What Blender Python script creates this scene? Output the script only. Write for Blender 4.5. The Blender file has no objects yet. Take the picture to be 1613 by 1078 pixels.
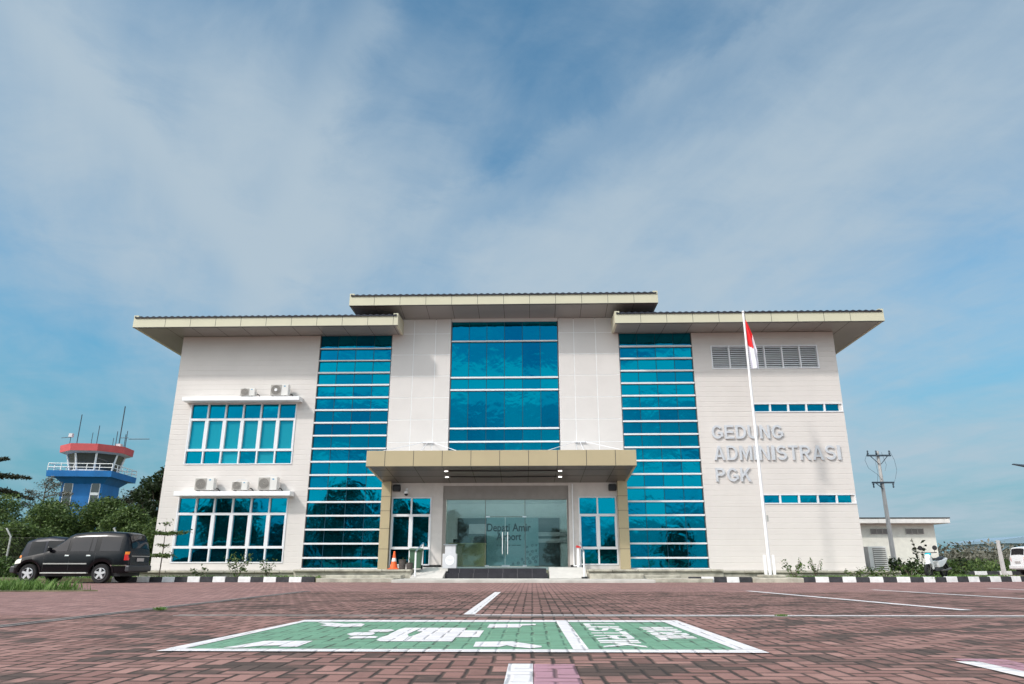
import bpy, math, random
import numpy as np
from mathutils import Vector, Matrix
R = math.radians
S = bpy.context.scene
COL = S.collection

# ------------------------------------------------------------------ camera
cd = bpy.data.cameras.new("camera"); cam = bpy.data.objects.new("camera", cd); COL.objects.link(cam)
cam.location = (0, 0, 0.62); cam.rotation_euler = (R(107.5), 0, R(1.55))
cd.sensor_width = 36; cd.lens = 24.91; cd.clip_start = 0.05; cd.clip_end = 9000
S.camera = cam
# ------------------------------------------------------------------ exposure
S.view_settings.view_transform = 'Standard'; S.view_settings.look = 'None'
S.view_settings.exposure = 0.36; S.view_settings.gamma = 1.0
# ------------------------------------------------------------------ sun
SUN_DIR = Vector((-1.63, -1.45, 2.0)).normalized()
sl = bpy.data.lights.new("sun", 'SUN'); sl.energy = 2.0; sl.angle = R(3.2); sl.color = (1.0, 0.95, 0.90)
so = bpy.data.objects.new("sun", sl); COL.objects.link(so); so.location = (-30, -30, 40)
so.rotation_euler = (-SUN_DIR).to_track_quat('-Z', 'Y').to_euler()


# ------------------------------------------------------------------ node helper
class NT:
    def __init__(s, tree): s.t = tree; s.n = tree.nodes; s.l = tree.links
    def node(s, typ, **kw):
        n = s.n.new(typ)
        for k, v in kw.items(): setattr(n, k, v)
        return n
    def put(s, sock, v):
        if isinstance(v, bpy.types.NodeSocket): s.l.new(v, sock)
        elif v is not None:
            if isinstance(v, (tuple, list)) and len(v) == 3 and sock.type == 'RGBA': v = (*v, 1)
            sock.default_value = v
    def m(s, op, a, b=None, c=None, clamp=False):
        n = s.node('ShaderNodeMath', operation=op); n.use_clamp = clamp
        s.put(n.inputs[0], a)
        if b is not None: s.put(n.inputs[1], b)
        if c is not None: s.put(n.inputs[2], c)
        return n.outputs[0]
    def vm(s, op, a, b=None):
        n = s.node('ShaderNodeVectorMath', operation=op); s.put(n.inputs[0], a)
        if b is not None: s.put(n.inputs[1], b)
        return n.outputs['Value'] if op == 'DOT_PRODUCT' else n.outputs[0]
    def mix(s, f, a, b, mode='MIX'):
        n = s.node('ShaderNodeMix', data_type='RGBA', blend_type=mode)
        s.put(n.inputs[0], f); s.put(n.inputs[6], a); s.put(n.inputs[7], b)
        return n.outputs[2]
    def noise(s, vec, scale, detail=4, rough=0.55, dist=0.0):
        n = s.node('ShaderNodeTexNoise'); s.put(n.inputs['Vector'], vec); n.inputs['Scale'].default_value = scale
        n.inputs['Detail'].default_value = detail; n.inputs['Roughness'].default_value = rough; n.inputs['Distortion'].default_value = dist
        return n.outputs[0]
    def ss(s, x, a, b, lo=0.0, hi=1.0):
        n = s.node('ShaderNodeMapRange', interpolation_type='SMOOTHSTEP'); s.put(n.inputs[0], x)
        for i, v in enumerate((a, b, lo, hi)): n.inputs[i + 1].default_value = v
        return n.outputs[0]
    def sep(s, v):
        n = s.node('ShaderNodeSeparateXYZ'); s.put(n.inputs[0], v); return n.outputs
    def comb(s, x, y, z=0.0):
        n = s.node('ShaderNodeCombineXYZ'); s.put(n.inputs[0], x); s.put(n.inputs[1], y); s.put(n.inputs[2], z); return n.outputs[0]


# ------------------------------------------------------------------ sky
W = bpy.data.worlds.new("World"); S.world = W; W.use_nodes = True
w = NT(W.node_tree); bg = w.n['Background']
sky = w.node('ShaderNodeTexSky', sky_type='NISHITA'); sky.sun_disc = False
sky.sun_elevation = math.asin(SUN_DIR.z); sky.sun_rotation = math.atan2(SUN_DIR.x, SUN_DIR.y)
sky.air_density = 1.0; sky.dust_density = 1.2; sky.ozone_density = 2.0
d = w.node('ShaderNodeTexCoord').outputs['Generated']
dx, dy, dz = w.sep(d)[:3]
up = w.m('MAXIMUM', dz, 0.0)
pz = w.m('ADD', up, 0.16)
px_, py_ = w.m('DIVIDE', dx, pz), w.m('DIVIDE', dy, pz)
pl = w.comb(px_, py_)
soft = w.noise(pl, 0.75, 3, 0.5, 0.6)
streak = w.noise(w.comb(w.m('MULTIPLY', w.m('ADD', px_, w.m('MULTIPLY', py_, 0.45)), 1.9), w.m('MULTIPLY', py_, 0.45)), 1.5, 5, 0.55, 0.5)
fine = w.noise(pl, 4.2, 8, 0.62, 0.4)
def blob(direction, lo, hi, amp):
    v = Vector(direction).normalized()
    return w.m('MULTIPLY', w.ss(w.vm('DOT_PRODUCT', d, tuple(v)), lo, hi), amp)
# the large veil to the right, the plume and the column to the left, the clear gap overhead between them
lay = w.m('ADD', blob((0.34, 0.83, 0.44), 0.74, 0.99, 0.24), blob((0.10, 0.93, 0.34), 0.90, 1.0, 0.07))
for dv, lo, amp in (((-0.234, 0.734, 0.637), 0.982, 0.20), ((-0.29, 0.80, 0.52), 0.988, 0.16), ((-0.341, 0.86, 0.379), 0.982, 0.20),
                    ((-0.523, 0.614, 0.591), 0.986, 0.24), ((-0.493, 0.693, 0.526), 0.986, 0.26), ((-0.437, 0.763, 0.476), 0.984, 0.18), ((-0.40, 0.84, 0.36), 0.965, 0.20),
                    ((0.05, 0.70, 0.71), 0.950, -0.42), ((-0.06, 0.80, 0.60), 0.985, -0.14), ((-0.36, 0.72, 0.59), 0.990, -0.12), ((0.62, 0.74, 0.26), 0.96, -0.16)):
    lay = w.m('ADD', lay, blob(dv, lo - 0.012, 1.0, amp * 0.50))
# banks of cloud low in the sky behind the camera
back = w.ss(dy, -0.5, -0.8)
for z0_, z1_, z2_, z3_, amp in ((0.205, 0.225, 0.262, 0.285, 0.40), (0.060, 0.078, 0.125, 0.150, 0.34), (0.36, 0.42, 0.5, 0.6, 0.2)):
    band = w.m('MULTIPLY', w.ss(dz, z0_, z1_), w.ss(dz, z2_, z3_, 1.0, 0.0))
    lay = w.m('ADD', lay, w.m('MULTIPLY', w.m('MULTIPLY', band, back), amp))
cov = w.m('ADD', w.m('ADD', w.m('MULTIPLY', soft, 0.55), w.m('MULTIPLY', streak, 0.42)), w.m('ADD', w.m('MULTIPLY', fine, 0.34), lay))
# two long thin wisps drawn out across the left half of the sky
def wisp(a, b_, width, amp):
    a, b_ = Vector(a), Vector(b_); nrm = a.cross(b_).normalized(); mid_ = (a + b_).normalized()
    off = w.m('ADD', w.vm('DOT_PRODUCT', d, tuple(nrm)), w.m('MULTIPLY', w.m('SUBTRACT', fine, 0.5), 0.10))
    line = w.ss(w.m('ABSOLUTE', off), 0.0, width, 1.0, 0.0)
    return w.m('MULTIPLY', w.m('MULTIPLY', line, w.ss(w.vm('DOT_PRODUCT', d, tuple(mid_)), 0.93, 0.985)), amp)
cov = w.m('ADD', cov, wisp((-0.55, 0.60, 0.59), (-0.42, 0.79, 0.45), 0.045, 0.10))
cov = w.m('ADD', cov, wisp((-0.20, 0.72, 0.66), (-0.341, 0.86, 0.379), 0.050, 0.09))
cov = w.m('ADD', cov, wisp((-0.10, 0.87, 0.48), (0.22, 0.76, 0.60), 0.030, 0.05))
cov = w.ss(w.m('ADD', cov, -0.10), 0.36, 0.98, 0.0, 0.94)
base = w.mix(1.0, sky.outputs[0], (0.60, 1.22, 1.28), 'MULTIPLY')
hz = w.ss(up, 0.0, 0.40, 0.88, 0.0)
base = w.mix(hz, base, (1.02, 2.62, 3.35))
# unseen bright sky added on both sides behind the camera to fill the shade
side = w.m('MULTIPLY', w.ss(w.m('ABSOLUTE', dx), 0.58, 0.82), w.ss(dy, -0.15, 0.30, 1.0, 0.0))
cov = w.m('ADD', cov, w.m('MULTIPLY', side, 0.35), clamp=True)
skyc = w.mix(cov, base, w.mix(back, (3.60, 4.42, 5.10), (9.0, 10.6, 11.0)))
skyc = w.mix(w.m('MULTIPLY', side, 0.9), skyc, (15.5, 15.2, 14.8))
# glow added around the sun, high behind the camera on the left, for fill
glow = w.ss(w.vm('DOT_PRODUCT', d, tuple(SUN_DIR)), 0.74, 1.0, 0.0, 1.0)
skyc = w.mix(glow, skyc, (26.0, 25.6, 25.0))
w.l.new(skyc, bg.inputs[0]); bg.inputs[1].default_value = 0.10


# ------------------------------------------------------------------ materials
def new_mat(name):
    m = bpy.data.materials.new(name); m.use_nodes = True
    n = NT(m.node_tree); return m, n, n.n['Principled BSDF']
def bump(n, b, h, strength=0.3, dist=0.01):
    x = n.node('ShaderNodeBump'); x.inputs['Strength'].default_value = strength; x.inputs['Distance'].default_value = dist
    n.put(x.inputs['Height'], h); n.l.new(x.outputs[0], b.inputs['Normal'])
def mat(name, col, rough=0.6, metal=0.0, var=0.06, vscale=3.0, spec=0.4, emit=None, coat=0.0, streaks=0.0):
    m, n, b = new_mat(name)
    g = n.node('ShaderNodeNewGeometry').outputs['Position']
    nz = n.noise(g, vscale, 5, 0.6)
    c = n.mix(n.ss(nz, 0.3, 0.7), tuple(x * (1 - var) for x in col), tuple(min(1, x * (1 + var)) for x in col))
    if streaks:
        x, y, z = n.sep(g)[:3]
        st = n.noise(n.comb(n.m('MULTIPLY', x, 3.0), n.m('MULTIPLY', y, 3.0), n.m('MULTIPLY', z, 0.18)), 1.0, 6, 0.65)
        c = n.mix(n.ss(st, 0.56, 0.8, 0.0, streaks), c, tuple(q * 0.45 for q in (col[0] * 1.0, col[1] * 0.97, col[2] * 0.9)))
    n.put(b.inputs['Base Color'], c)
    b.inputs['Roughness'].default_value = rough; b.inputs['Metallic'].default_value = metal
    b.inputs['Specular IOR Level'].default_value = spec
    b.inputs['Coat Weight'].default_value = coat
    if emit: b.inputs['Emission Color'].default_value = (*emit[0], 1); b.inputs['Emission Strength'].default_value = emit[1]
    return m

def mirror_glass(name, col, body=(0.0, 0.05, 0.075), wav=0.02, k=0.80):
    m, n, b = new_mat(name)
    g = n.node('ShaderNodeNewGeometry').outputs['Position']
    b.inputs['Base Color'].default_value = (*col, 1); b.inputs['Metallic'].default_value = 1.0; b.inputs['Roughness'].default_value = 0.03
    bump(n, b, n.noise(g, 1.1, 3, 0.5, 0.3), wav, 0.5)
    df = n.node('ShaderNodeBsdfDiffuse'); df.inputs[0].default_value = (*body, 1)
    mx = n.node('ShaderNodeMixShader'); mx.inputs[0].default_value = k
    n.l.new(df.outputs[0], mx.inputs[1]); n.l.new(b.outputs[0], mx.inputs[2])
    n.l.new(mx.outputs[0], n.n['Material Output'].inputs[0]); return m

def clear_glass(name, tint, refl=0.14):
    m, n, b = new_mat(name)
    tr = n.node('ShaderNodeBsdfTransparent'); tr.inputs[0].default_value = (*tint, 1)
    gl = n.node('ShaderNodeBsdfGlossy'); gl.inputs['Roughness'].default_value = 0.02; gl.inputs['Color'].default_value = (0.75, 0.9, 0.92, 1)
    mx = n.node('ShaderNodeMixShader'); mx.inputs[0].default_value = refl
    n.l.new(tr.outputs[0], mx.inputs[1]); n.l.new(gl.outputs[0], mx.inputs[2])
    n.l.new(mx.outputs[0], n.n['Material Output'].inputs[0]); return m

def frosted(name, col, alpha):
    m, n, b = new_mat(name)
    b.inputs['Base Color'].default_value = (*col, 1); b.inputs['Roughness'].default_value = 0.35
    tr = n.node('ShaderNodeBsdfTransparent'); mx = n.node('ShaderNodeMixShader'); mx.inputs[0].default_value = alpha
    n.l.new(tr.outputs[0], mx.inputs[1]); n.l.new(b.outputs[0], mx.inputs[2])
    n.l.new(mx.outputs[0], n.n['Material Output'].inputs[0]); return m

def leaf_mat(name, dark, light, tr=0.25):
    m, n, b = new_mat(name)
    geo = n.node('ShaderNodeNewGeometry')
    c = n.mix(geo.outputs['Random Per Island'], dark, light)
    n.put(b.inputs['Base Color'], c); b.inputs['Roughness'].default_value = 0.55; b.inputs['Specular IOR Level'].default_value = 0.3
    t = n.node('ShaderNodeBsdfTranslucent'); n.put(t.inputs[0], c)
    mx = n.node('ShaderNodeMixShader'); mx.inputs[0].default_value = tr
    n.l.new(b.outputs[0], mx.inputs[1]); n.l.new(t.outputs[0], mx.inputs[2])
    n.l.new(mx.outputs[0], n.n['Material Output'].inputs[0]); return m

BRICK = 0.135
def paver(name, colA, colB, joint, stain=0.5, stain_col=(0.062, 0.050, 0.042), paint=None, wear=0.0, angle=0.0, jwid=0.13, jdark=0.95):
    """interlocking herringbone blocks; paint = colour laid over the blocks, its joints still showing"""
    m, n, b = new_mat(name)
    pos = n.node('ShaderNodeNewGeometry').outputs['Position']
    X, Y, Z = n.sep(pos)[:3]
    wob = n.noise(pos, 2.2, 2); wob2 = n.noise(n.vm('ADD', pos, (31.0, 7.0, 0.0)), 2.2, 2)
    X = n.m('ADD', X, n.m('MULTIPLY', n.m('SUBTRACT', wob, 0.5), 0.035)); Y = n.m('ADD', Y, n.m('MULTIPLY', n.m('SUBTRACT', wob2, 0.5), 0.035))
    u, v = n.m('DIVIDE', X, BRICK), n.m('DIVIDE', Y, BRICK)
    if angle:
        ca, sa = math.cos(angle), math.sin(angle)
        u, v = n.m('ADD', n.m('MULTIPLY', u, ca), n.m('MULTIPLY', v, sa)), n.m('SUBTRACT', n.m('MULTIPLY', v, ca), n.m('MULTIPLY', u, sa))
    ix, iy = n.m('FLOOR', u), n.m('FLOOR', v)
    fx, fy = n.m('SUBTRACT', u, ix), n.m('SUBTRACT', v, iy)
    k = n.m('FLOORED_MODULO', n.m('SUBTRACT', ix, iy), 4.0)
    is_ = [n.m('COMPARE', k, float(i), 0.25) for i in range(4)]
    dl = n.m('ADD', fx, n.m('MULTIPLY', is_[1], 9.0)); dr = n.m('ADD', n.m('SUBTRACT', 1.0, fx), n.m('MULTIPLY', is_[0], 9.0))
    db = n.m('ADD', fy, n.m('MULTIPLY', is_[2], 9.0)); dt = n.m('ADD', n.m('SUBTRACT', 1.0, fy), n.m('MULTIPLY', is_[3], 9.0))
    dist = n.m('MINIMUM', n.m('MINIMUM', dl, dr), n.m('MINIMUM', db, dt))
    idv = n.comb(n.m('SUBTRACT', ix, is_[1]), n.m('SUBTRACT', iy, is_[2]))
    wn = n.node('ShaderNodeTexWhiteNoise', noise_dimensions='2D'); n.put(wn.inputs['Vector'], idv)
    rnd = wn.outputs['Value']; rnd2 = n.sep(wn.outputs['Color'])[1]
    grain = n.noise(pos, 55.0, 4, 0.7); mid = n.noise(pos, 6.5, 4, 0.65)
    big = n.noise(pos, 0.55, 6, 0.62, 0.6); bx_, by_ = n.m('MULTIPLY', n.sep(idv)[0], BRICK), n.m('MULTIPLY', n.sep(idv)[1], BRICK)
    # dirt settles block by block: its pattern is read mostly at each block's own place
    blotch = n.noise(n.comb(n.m('ADD', n.m('MULTIPLY', bx_, 0.56), n.m('MULTIPLY', X, 0.24)), n.m('ADD', n.m('MULTIPLY', by_, 1.12), n.m('MULTIPLY', Y, 0.48))), 1.05, 5, 0.70, 0.3)
    c = n.mix(rnd, tuple(q * 0.92 for q in colA), tuple(q * 1.06 for q in colB))
    c = n.mix(n.ss(n.noise(pos, 140.0, 2, 0.5), 0.68, 0.74, 0.0, 0.5), c, (0.42, 0.36, 0.33))
    c = n.mix(n.m('MULTIPLY', n.ss(rnd2, 0.8, 1.0), 0.35), c, tuple(min(1, q * 1.35) for q in colB))
    c = n.mix(n.ss(grain, 0.35, 0.75, 0.0, 0.30), c, tuple(q * 0.55 for q in colA))
    c = n.mix(n.ss(mid, 0.45, 0.75, 0.0, 0.30), c, tuple(q * 0.6 for q in colA))
    # grime gathers towards the joints, and in patches covers whole blocks
    grime = n.m('MULTIPLY', n.ss(n.m('ADD', blotch, n.m('MULTIPLY', n.m('SUBTRACT', rnd2, 0.5), 0.10)), 0.505, 0.60), stain)
    grime = n.m('ADD', grime, n.m('MULTIPLY', n.ss(n.m('ADD', dist, n.m('MULTIPLY', mid, 0.5)), 0.42, 0.22), 0.45))
    grime = n.m('ADD', grime, n.m('MULTIPLY', n.m('MULTIPLY', n.ss(rnd2, 0.0, 0.34, 1.0, 0.0), n.ss(big, 0.44, 0.60)), stain * 1.1))
    c = n.mix(n.m('MINIMUM', grime, 0.88), c, stain_col)
    jm = n.ss(n.m('ADD', dist, n.m('MULTIPLY', n.m('SUBTRACT', mid, 0.5), 0.12)), jwid * 0.3, jwid * 1.2, jdark, 0.0)
    jm = n.m('MULTIPLY', jm, n.ss(n.noise(pos, 1.9, 4, 0.6), 0.34, 0.56, 0.42, 1.0))
    if paint:
        pm = n.ss(n.m('ADD', n.m('ADD', n.m('MULTIPLY', big, 0.3), n.m('MULTIPLY', grain, 0.35)), n.m('MULTIPLY', mid, 0.35)), 0.62 - wear, 0.74 - wear, 1.0, 0.0)
        p2 = n.mix(n.ss(mid, 0.4, 0.7, 0.0, 0.35), paint, tuple(q * 0.72 for q in paint))
        p2 = n.mix(n.m('MULTIPLY', n.ss(blotch, 0.52, 0.70), min(0.5, stain * .6)), p2, tuple(q * 0.25 for q in paint))
        c = n.mix(pm, c, p2)
        jm = n.m('MULTIPLY', jm, n.ss(n.noise(pos, 1.7, 3), 0.40, 0.62, 0.03, 0.75))
    c = n.mix(jm, c, joint)
    n.put(b.inputs['Base Color'], c); b.inputs['Roughness'].default_value = 0.85; b.inputs['Specular IOR Level'].default_value = 0.25
    h = n.m('ADD', n.m('ADD', n.ss(dist, 0.0, 0.16), n.m('MULTIPLY', rnd, 0.35)), n.m('ADD', n.m('MULTIPLY', grain, 0.10), n.m('MULTIPLY', mid, 0.22)))
    bump(n, b, h, 0.8, 0.012)
    return m

M = {}
M['siding'] = mat('white_siding', (0.655, 0.612, 0.580), 0.5, var=0.025, vscale=0.8, streaks=0.07)
M['panel'] = mat('white_panel', (0.64, 0.602, 0.575), 0.4, vscale=0.8, var=0.03)
M['joint_white'] = mat('joint_sealant', (0.86, 0.86, 0.86), 0.6)
M['plaster'] = mat('plaster', (0.60, 0.56, 0.53), 0.8, var=0.05)
M['white'] = mat('white_paint', (0.82, 0.82, 0.83), 0.4, var=0.03)
M['alu'] = mat('white_aluminium', (0.74, 0.74, 0.76), 0.35, var=0.02)
M['steel'] = mat('brushed_steel', (0.70, 0.71, 0.73), 0.28, 1.0, var=0.04)
M['letter'] = mat('steel_letter', (0.62, 0.62, 0.645), 0.35, 0.25, var=0.05)
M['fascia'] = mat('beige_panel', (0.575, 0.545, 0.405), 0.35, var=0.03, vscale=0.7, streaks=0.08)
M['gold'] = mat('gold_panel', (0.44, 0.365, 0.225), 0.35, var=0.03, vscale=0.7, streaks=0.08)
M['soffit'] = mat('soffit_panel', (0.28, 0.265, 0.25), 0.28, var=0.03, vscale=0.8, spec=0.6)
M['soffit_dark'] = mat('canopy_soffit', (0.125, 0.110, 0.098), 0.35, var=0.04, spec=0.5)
M['roof'] = mat('roof_metal', (0.030, 0.034, 0.045), 0.6, 0.0, spec=0.2)
M['seam'] = mat('dark_seam', (0.07, 0.065, 0.055), 0.7)
M['glass'] = mirror_glass('blue_mirror_glass', (0.0, 0.25, 0.37), (0.0, 0.050, 0.068))
M['glass_w'] = mirror_glass('blue_window_glass', (0.0, 0.25, 0.37), (0.0, 0.050, 0.068), wav=0.015)
M['glass_dim'] = mirror_glass('blue_mirror_glass_dim', (0.0, 0.19, 0.32), (0.0, 0.030, 0.045))
M['glass_blind'] = mirror_glass('blue_window_with_blind', (0.0, 0.22, 0.36), (0.03, 0.40, 0.44), wav=0.015, k=0.5)
M['pane_seam'] = mat('pane_seam', (0.005, 0.045, 0.075), 0.3)
M['dark_frame'] = mat('dark_frame', (0.10, 0.095, 0.09), 0.5)
M['grey_beam'] = mat('grey_beam', (0.26, 0.235, 0.215), 0.5)
M['door_glass'] = clear_glass('door_glass', (0.60, 0.71, 0.71), 0.10)
M['film'] = frosted('frosted_film', (0.50, 0.69, 0.71), 0.66)
M['film_text'] = frosted('film_lettering', (0.015, 0.05, 0.06), 0.92)
M['lobby'] = mat('lobby_wall', (0.70, 0.74, 0.74), 0.6)
M['lobby_lamp'] = mat('lobby_lamp_lit', (1, 1, 1), 0.5, emit=((1.0, 0.97, 0.93), 260.0))
M['lobby_dark'] = mat('lobby_opening', (0.05, 0.06, 0.065), 0.6)
M['tile'] = mat('black_tile', (0.035, 0.033, 0.04), 0.22, var=0.15, spec=0.5)
M['grout'] = mat('grout', (0.16, 0.15, 0.16), 0.8)
M['concrete'] = mat('concrete', (0.50, 0.48, 0.44), 0.9, var=0.14, vscale=1.6, streaks=0.45)
M['old_concrete'] = mat('weathered_concrete', (0.40, 0.375, 0.31), 0.95, var=0.28, vscale=2.4, streaks=0.65)
M['lip'] = mat('drain_lip_concrete', (0.30, 0.265, 0.25), 0.9, var=0.3, vscale=3)
M['ramp'] = mat('ramp_concrete', (0.60, 0.575, 0.54), 0.85, var=0.08, vscale=1.5)
M['kerb_w'] = mat('kerb_white', (0.74, 0.73, 0.72), 0.75, var=0.10, vscale=5.0)
M['kerb_b'] = mat('kerb_black', (0.040, 0.040, 0.045), 0.8, var=0.3, vscale=5.0)
M['soil'] = mat('soil', (0.16, 0.15, 0.085), 0.95, var=0.45, vscale=2.5)
M['earth'] = mat('earth', (0.13, 0.125, 0.065), 0.95, var=0.35, vscale=0.4)
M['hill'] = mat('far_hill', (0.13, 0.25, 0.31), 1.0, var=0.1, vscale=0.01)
M['wood'] = mat('ribbed_wood', (0.42, 0.37, 0.20), 0.5)
M['black'] = mat('black_plastic', (0.018, 0.018, 0.02), 0.45)
M['grey'] = mat('grey_plastic', (0.42, 0.42, 0.43), 0.5)
M['lightgrey'] = mat('light_grey_panel', (0.60, 0.60, 0.62), 0.45)
M['ac'] = mat('unit_casing', (0.70, 0.685, 0.655), 0.45, var=0.05)
M['ac_grille'] = mat('unit_grille', (0.40, 0.375, 0.345), 0.5)
M['ac_dark'] = mat('unit_fan_dark', (0.20, 0.185, 0.17), 0.6)
M['logo_blue'] = mat('blue_sticker', (0.02, 0.25, 0.45), 0.4)
M['orange'] = mat('cone_orange', (0.85, 0.13, 0.025), 0.5)
M['bin'] = mat('green_bin', (0.055, 0.115, 0.07), 0.5)
M['pot'] = mat('dark_pot', (0.075, 0.065, 0.06), 0.7, var=0.4, vscale=18)
M['red'] = mat('flag_red', (0.75, 0.02, 0.025), 0.7)
M['flag_white'] = mat('flag_white', (0.80, 0.77, 0.83), 0.7)
M['red_plastic'] = mat('red_cap', (0.6, 0.03, 0.03), 0.5)
M['lamp'] = mat('lamp_lit', (1, 1, 1), 0.5, emit=((1.0, 0.96, 0.9), 6.0))
M['car_black'] = mat('car_black', (0.004, 0.004, 0.006), 0.22, 0.0, var=0.0, spec=0.30, coat=0.0)
M['car_blue'] = mat('car_navy', (0.005, 0.008, 0.018), 0.35, 0.0, var=0.0, spec=0.25, coat=0.0)
M['car_white'] = mat('car_white', (0.75, 0.75, 0.76), 0.25, 0.0, var=0.0, coat=0.8)
M['car_glass'] = mat('tinted_glass', (0.022, 0.020, 0.023), 0.06, 0.0, var=0.0, spec=0.38)
M['dark_glass'] = mat('dark_car_glass', (0.006, 0.007, 0.009), 0.06, 0.0, var=0.0, spec=0.25)
M['car_grey'] = mat('bumper_grey', (0.045, 0.045, 0.05), 0.4, var=0.05)
M['tyre'] = mat('tyre_rubber', (0.016, 0.016, 0.017), 0.85)
M['rim'] = mat('alloy_rim', (0.66, 0.66, 0.67), 0.35, 0.5)
M['chrome'] = mat('chrome', (0.8, 0.8, 0.8), 0.12, 1.0)
M['tail_red'] = mat('tail_light_red', (0.62, 0.012, 0.01), 0.15)
M['tail_amber'] = mat('tail_light_amber', (0.75, 0.22, 0.02), 0.15)
M['head'] = mat('headlight_lens', (0.72, 0.70, 0.62), 0.1)
M['plate'] = mat('number_plate', (0.45, 0.43, 0.42), 0.5)
M['tower_blue'] = mat('tower_blue', (0.003, 0.13, 0.38), 0.6, var=0.12, vscale=0.6, streaks=0.3)
M['tower_red'] = mat('tower_red', (0.52, 0.085, 0.09), 0.6, var=0.1, vscale=0.7, streaks=0.3)
M['tower_glass'] = mat('tower_glass', (0.035, 0.045, 0.05), 0.08, spec=0.8)
M['steel_dark'] = mat('dark_steel', (0.06, 0.085, 0.11), 0.5, 0.3)
M['hut'] = mat('hut_wall', (0.80, 0.78, 0.69), 0.85, streaks=0.25)
M['hut_roof'] = mat('hut_roof', (0.78, 0.76, 0.72), 0.85, streaks=0.6)
M['stain'] = mat('roof_stain', (0.06, 0.055, 0.05), 0.9, var=0.4)
M['pole'] = mat('pole_concrete', (0.54, 0.52, 0.50), 0.85)
M['far_building'] = mat('far_building', (0.36, 0.46, 0.53), 0.7)
M['far_roof'] = mat('far_roof', (0.22, 0.32, 0.40), 0.6)
M['galv'] = mat('galvanised', (0.42, 0.42, 0.40), 0.5, 0.4)
M['fence_wire'] = mat('rusty_wire', (0.10, 0.10, 0.085), 0.8)
M['bark'] = mat('bark', (0.13, 0.105, 0.08), 0.9, var=0.3, vscale=9)
M['cyan'] = mat('cyan_plastic', (0.0, 0.42, 0.55), 0.35)
M['leaf'] = leaf_mat('leaf_mid', (0.034, 0.066, 0.020), (0.140, 0.205, 0.055))
M['leaf_dark'] = leaf_mat('leaf_dark', (0.012, 0.024, 0.010), (0.050, 0.080, 0.025))
M['leaf_pine'] = leaf_mat('leaf_pine', (0.020, 0.026, 0.016), (0.062, 0.066, 0.038), 0.1)
M['leaf_light'] = leaf_mat('leaf_light', (0.035, 0.075, 0.018), (0.12, 0.19, 0.05))
M['grass'] = leaf_mat('grass_blade', (0.070, 0.145, 0.030), (0.17, 0.28, 0.07))
M['dry'] = leaf_mat('dry_scrub', (0.10, 0.10, 0.075), (0.19, 0.18, 0.14), 0.15)
PK = dict(colA=(0.245, 0.128, 0.108), colB=(0.372, 0.210, 0.178), joint=(0.052, 0.040, 0.034))
M['pave'] = paver('block_paving', stain=0.85, **PK)
M['pave_bay'] = paver('block_paving_stained', stain=0.85, stain_col=(0.06, 0.045, 0.036), colA=(0.240, 0.132, 0.113), colB=(0.335, 0.192, 0.164), joint=(0.03, 0.021, 0.018))
M['pave_lane'] = paver('block_paving_lane', jdark=0.5, stain=0.25, stain_col=(0.09, 0.06, 0.055), colA=(0.285, 0.158, 0.142), colB=(0.385, 0.224, 0.202), joint=(0.07, 0.045, 0.04))
M['p_green'] = paver('painted_green', paint=(0.165, 0.325, 0.220), wear=0.075, stain=0.5, **PK)
M['p_white'] = paver('painted_white', paint=(0.74, 0.71, 0.71), wear=0.0, stain=0.2, jwid=0.06, **PK)
M['p_pink'] = paver('painted_pink', paint=(0.42, 0.235, 0.28), wear=0.10, stain=0.25, **PK)


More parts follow.
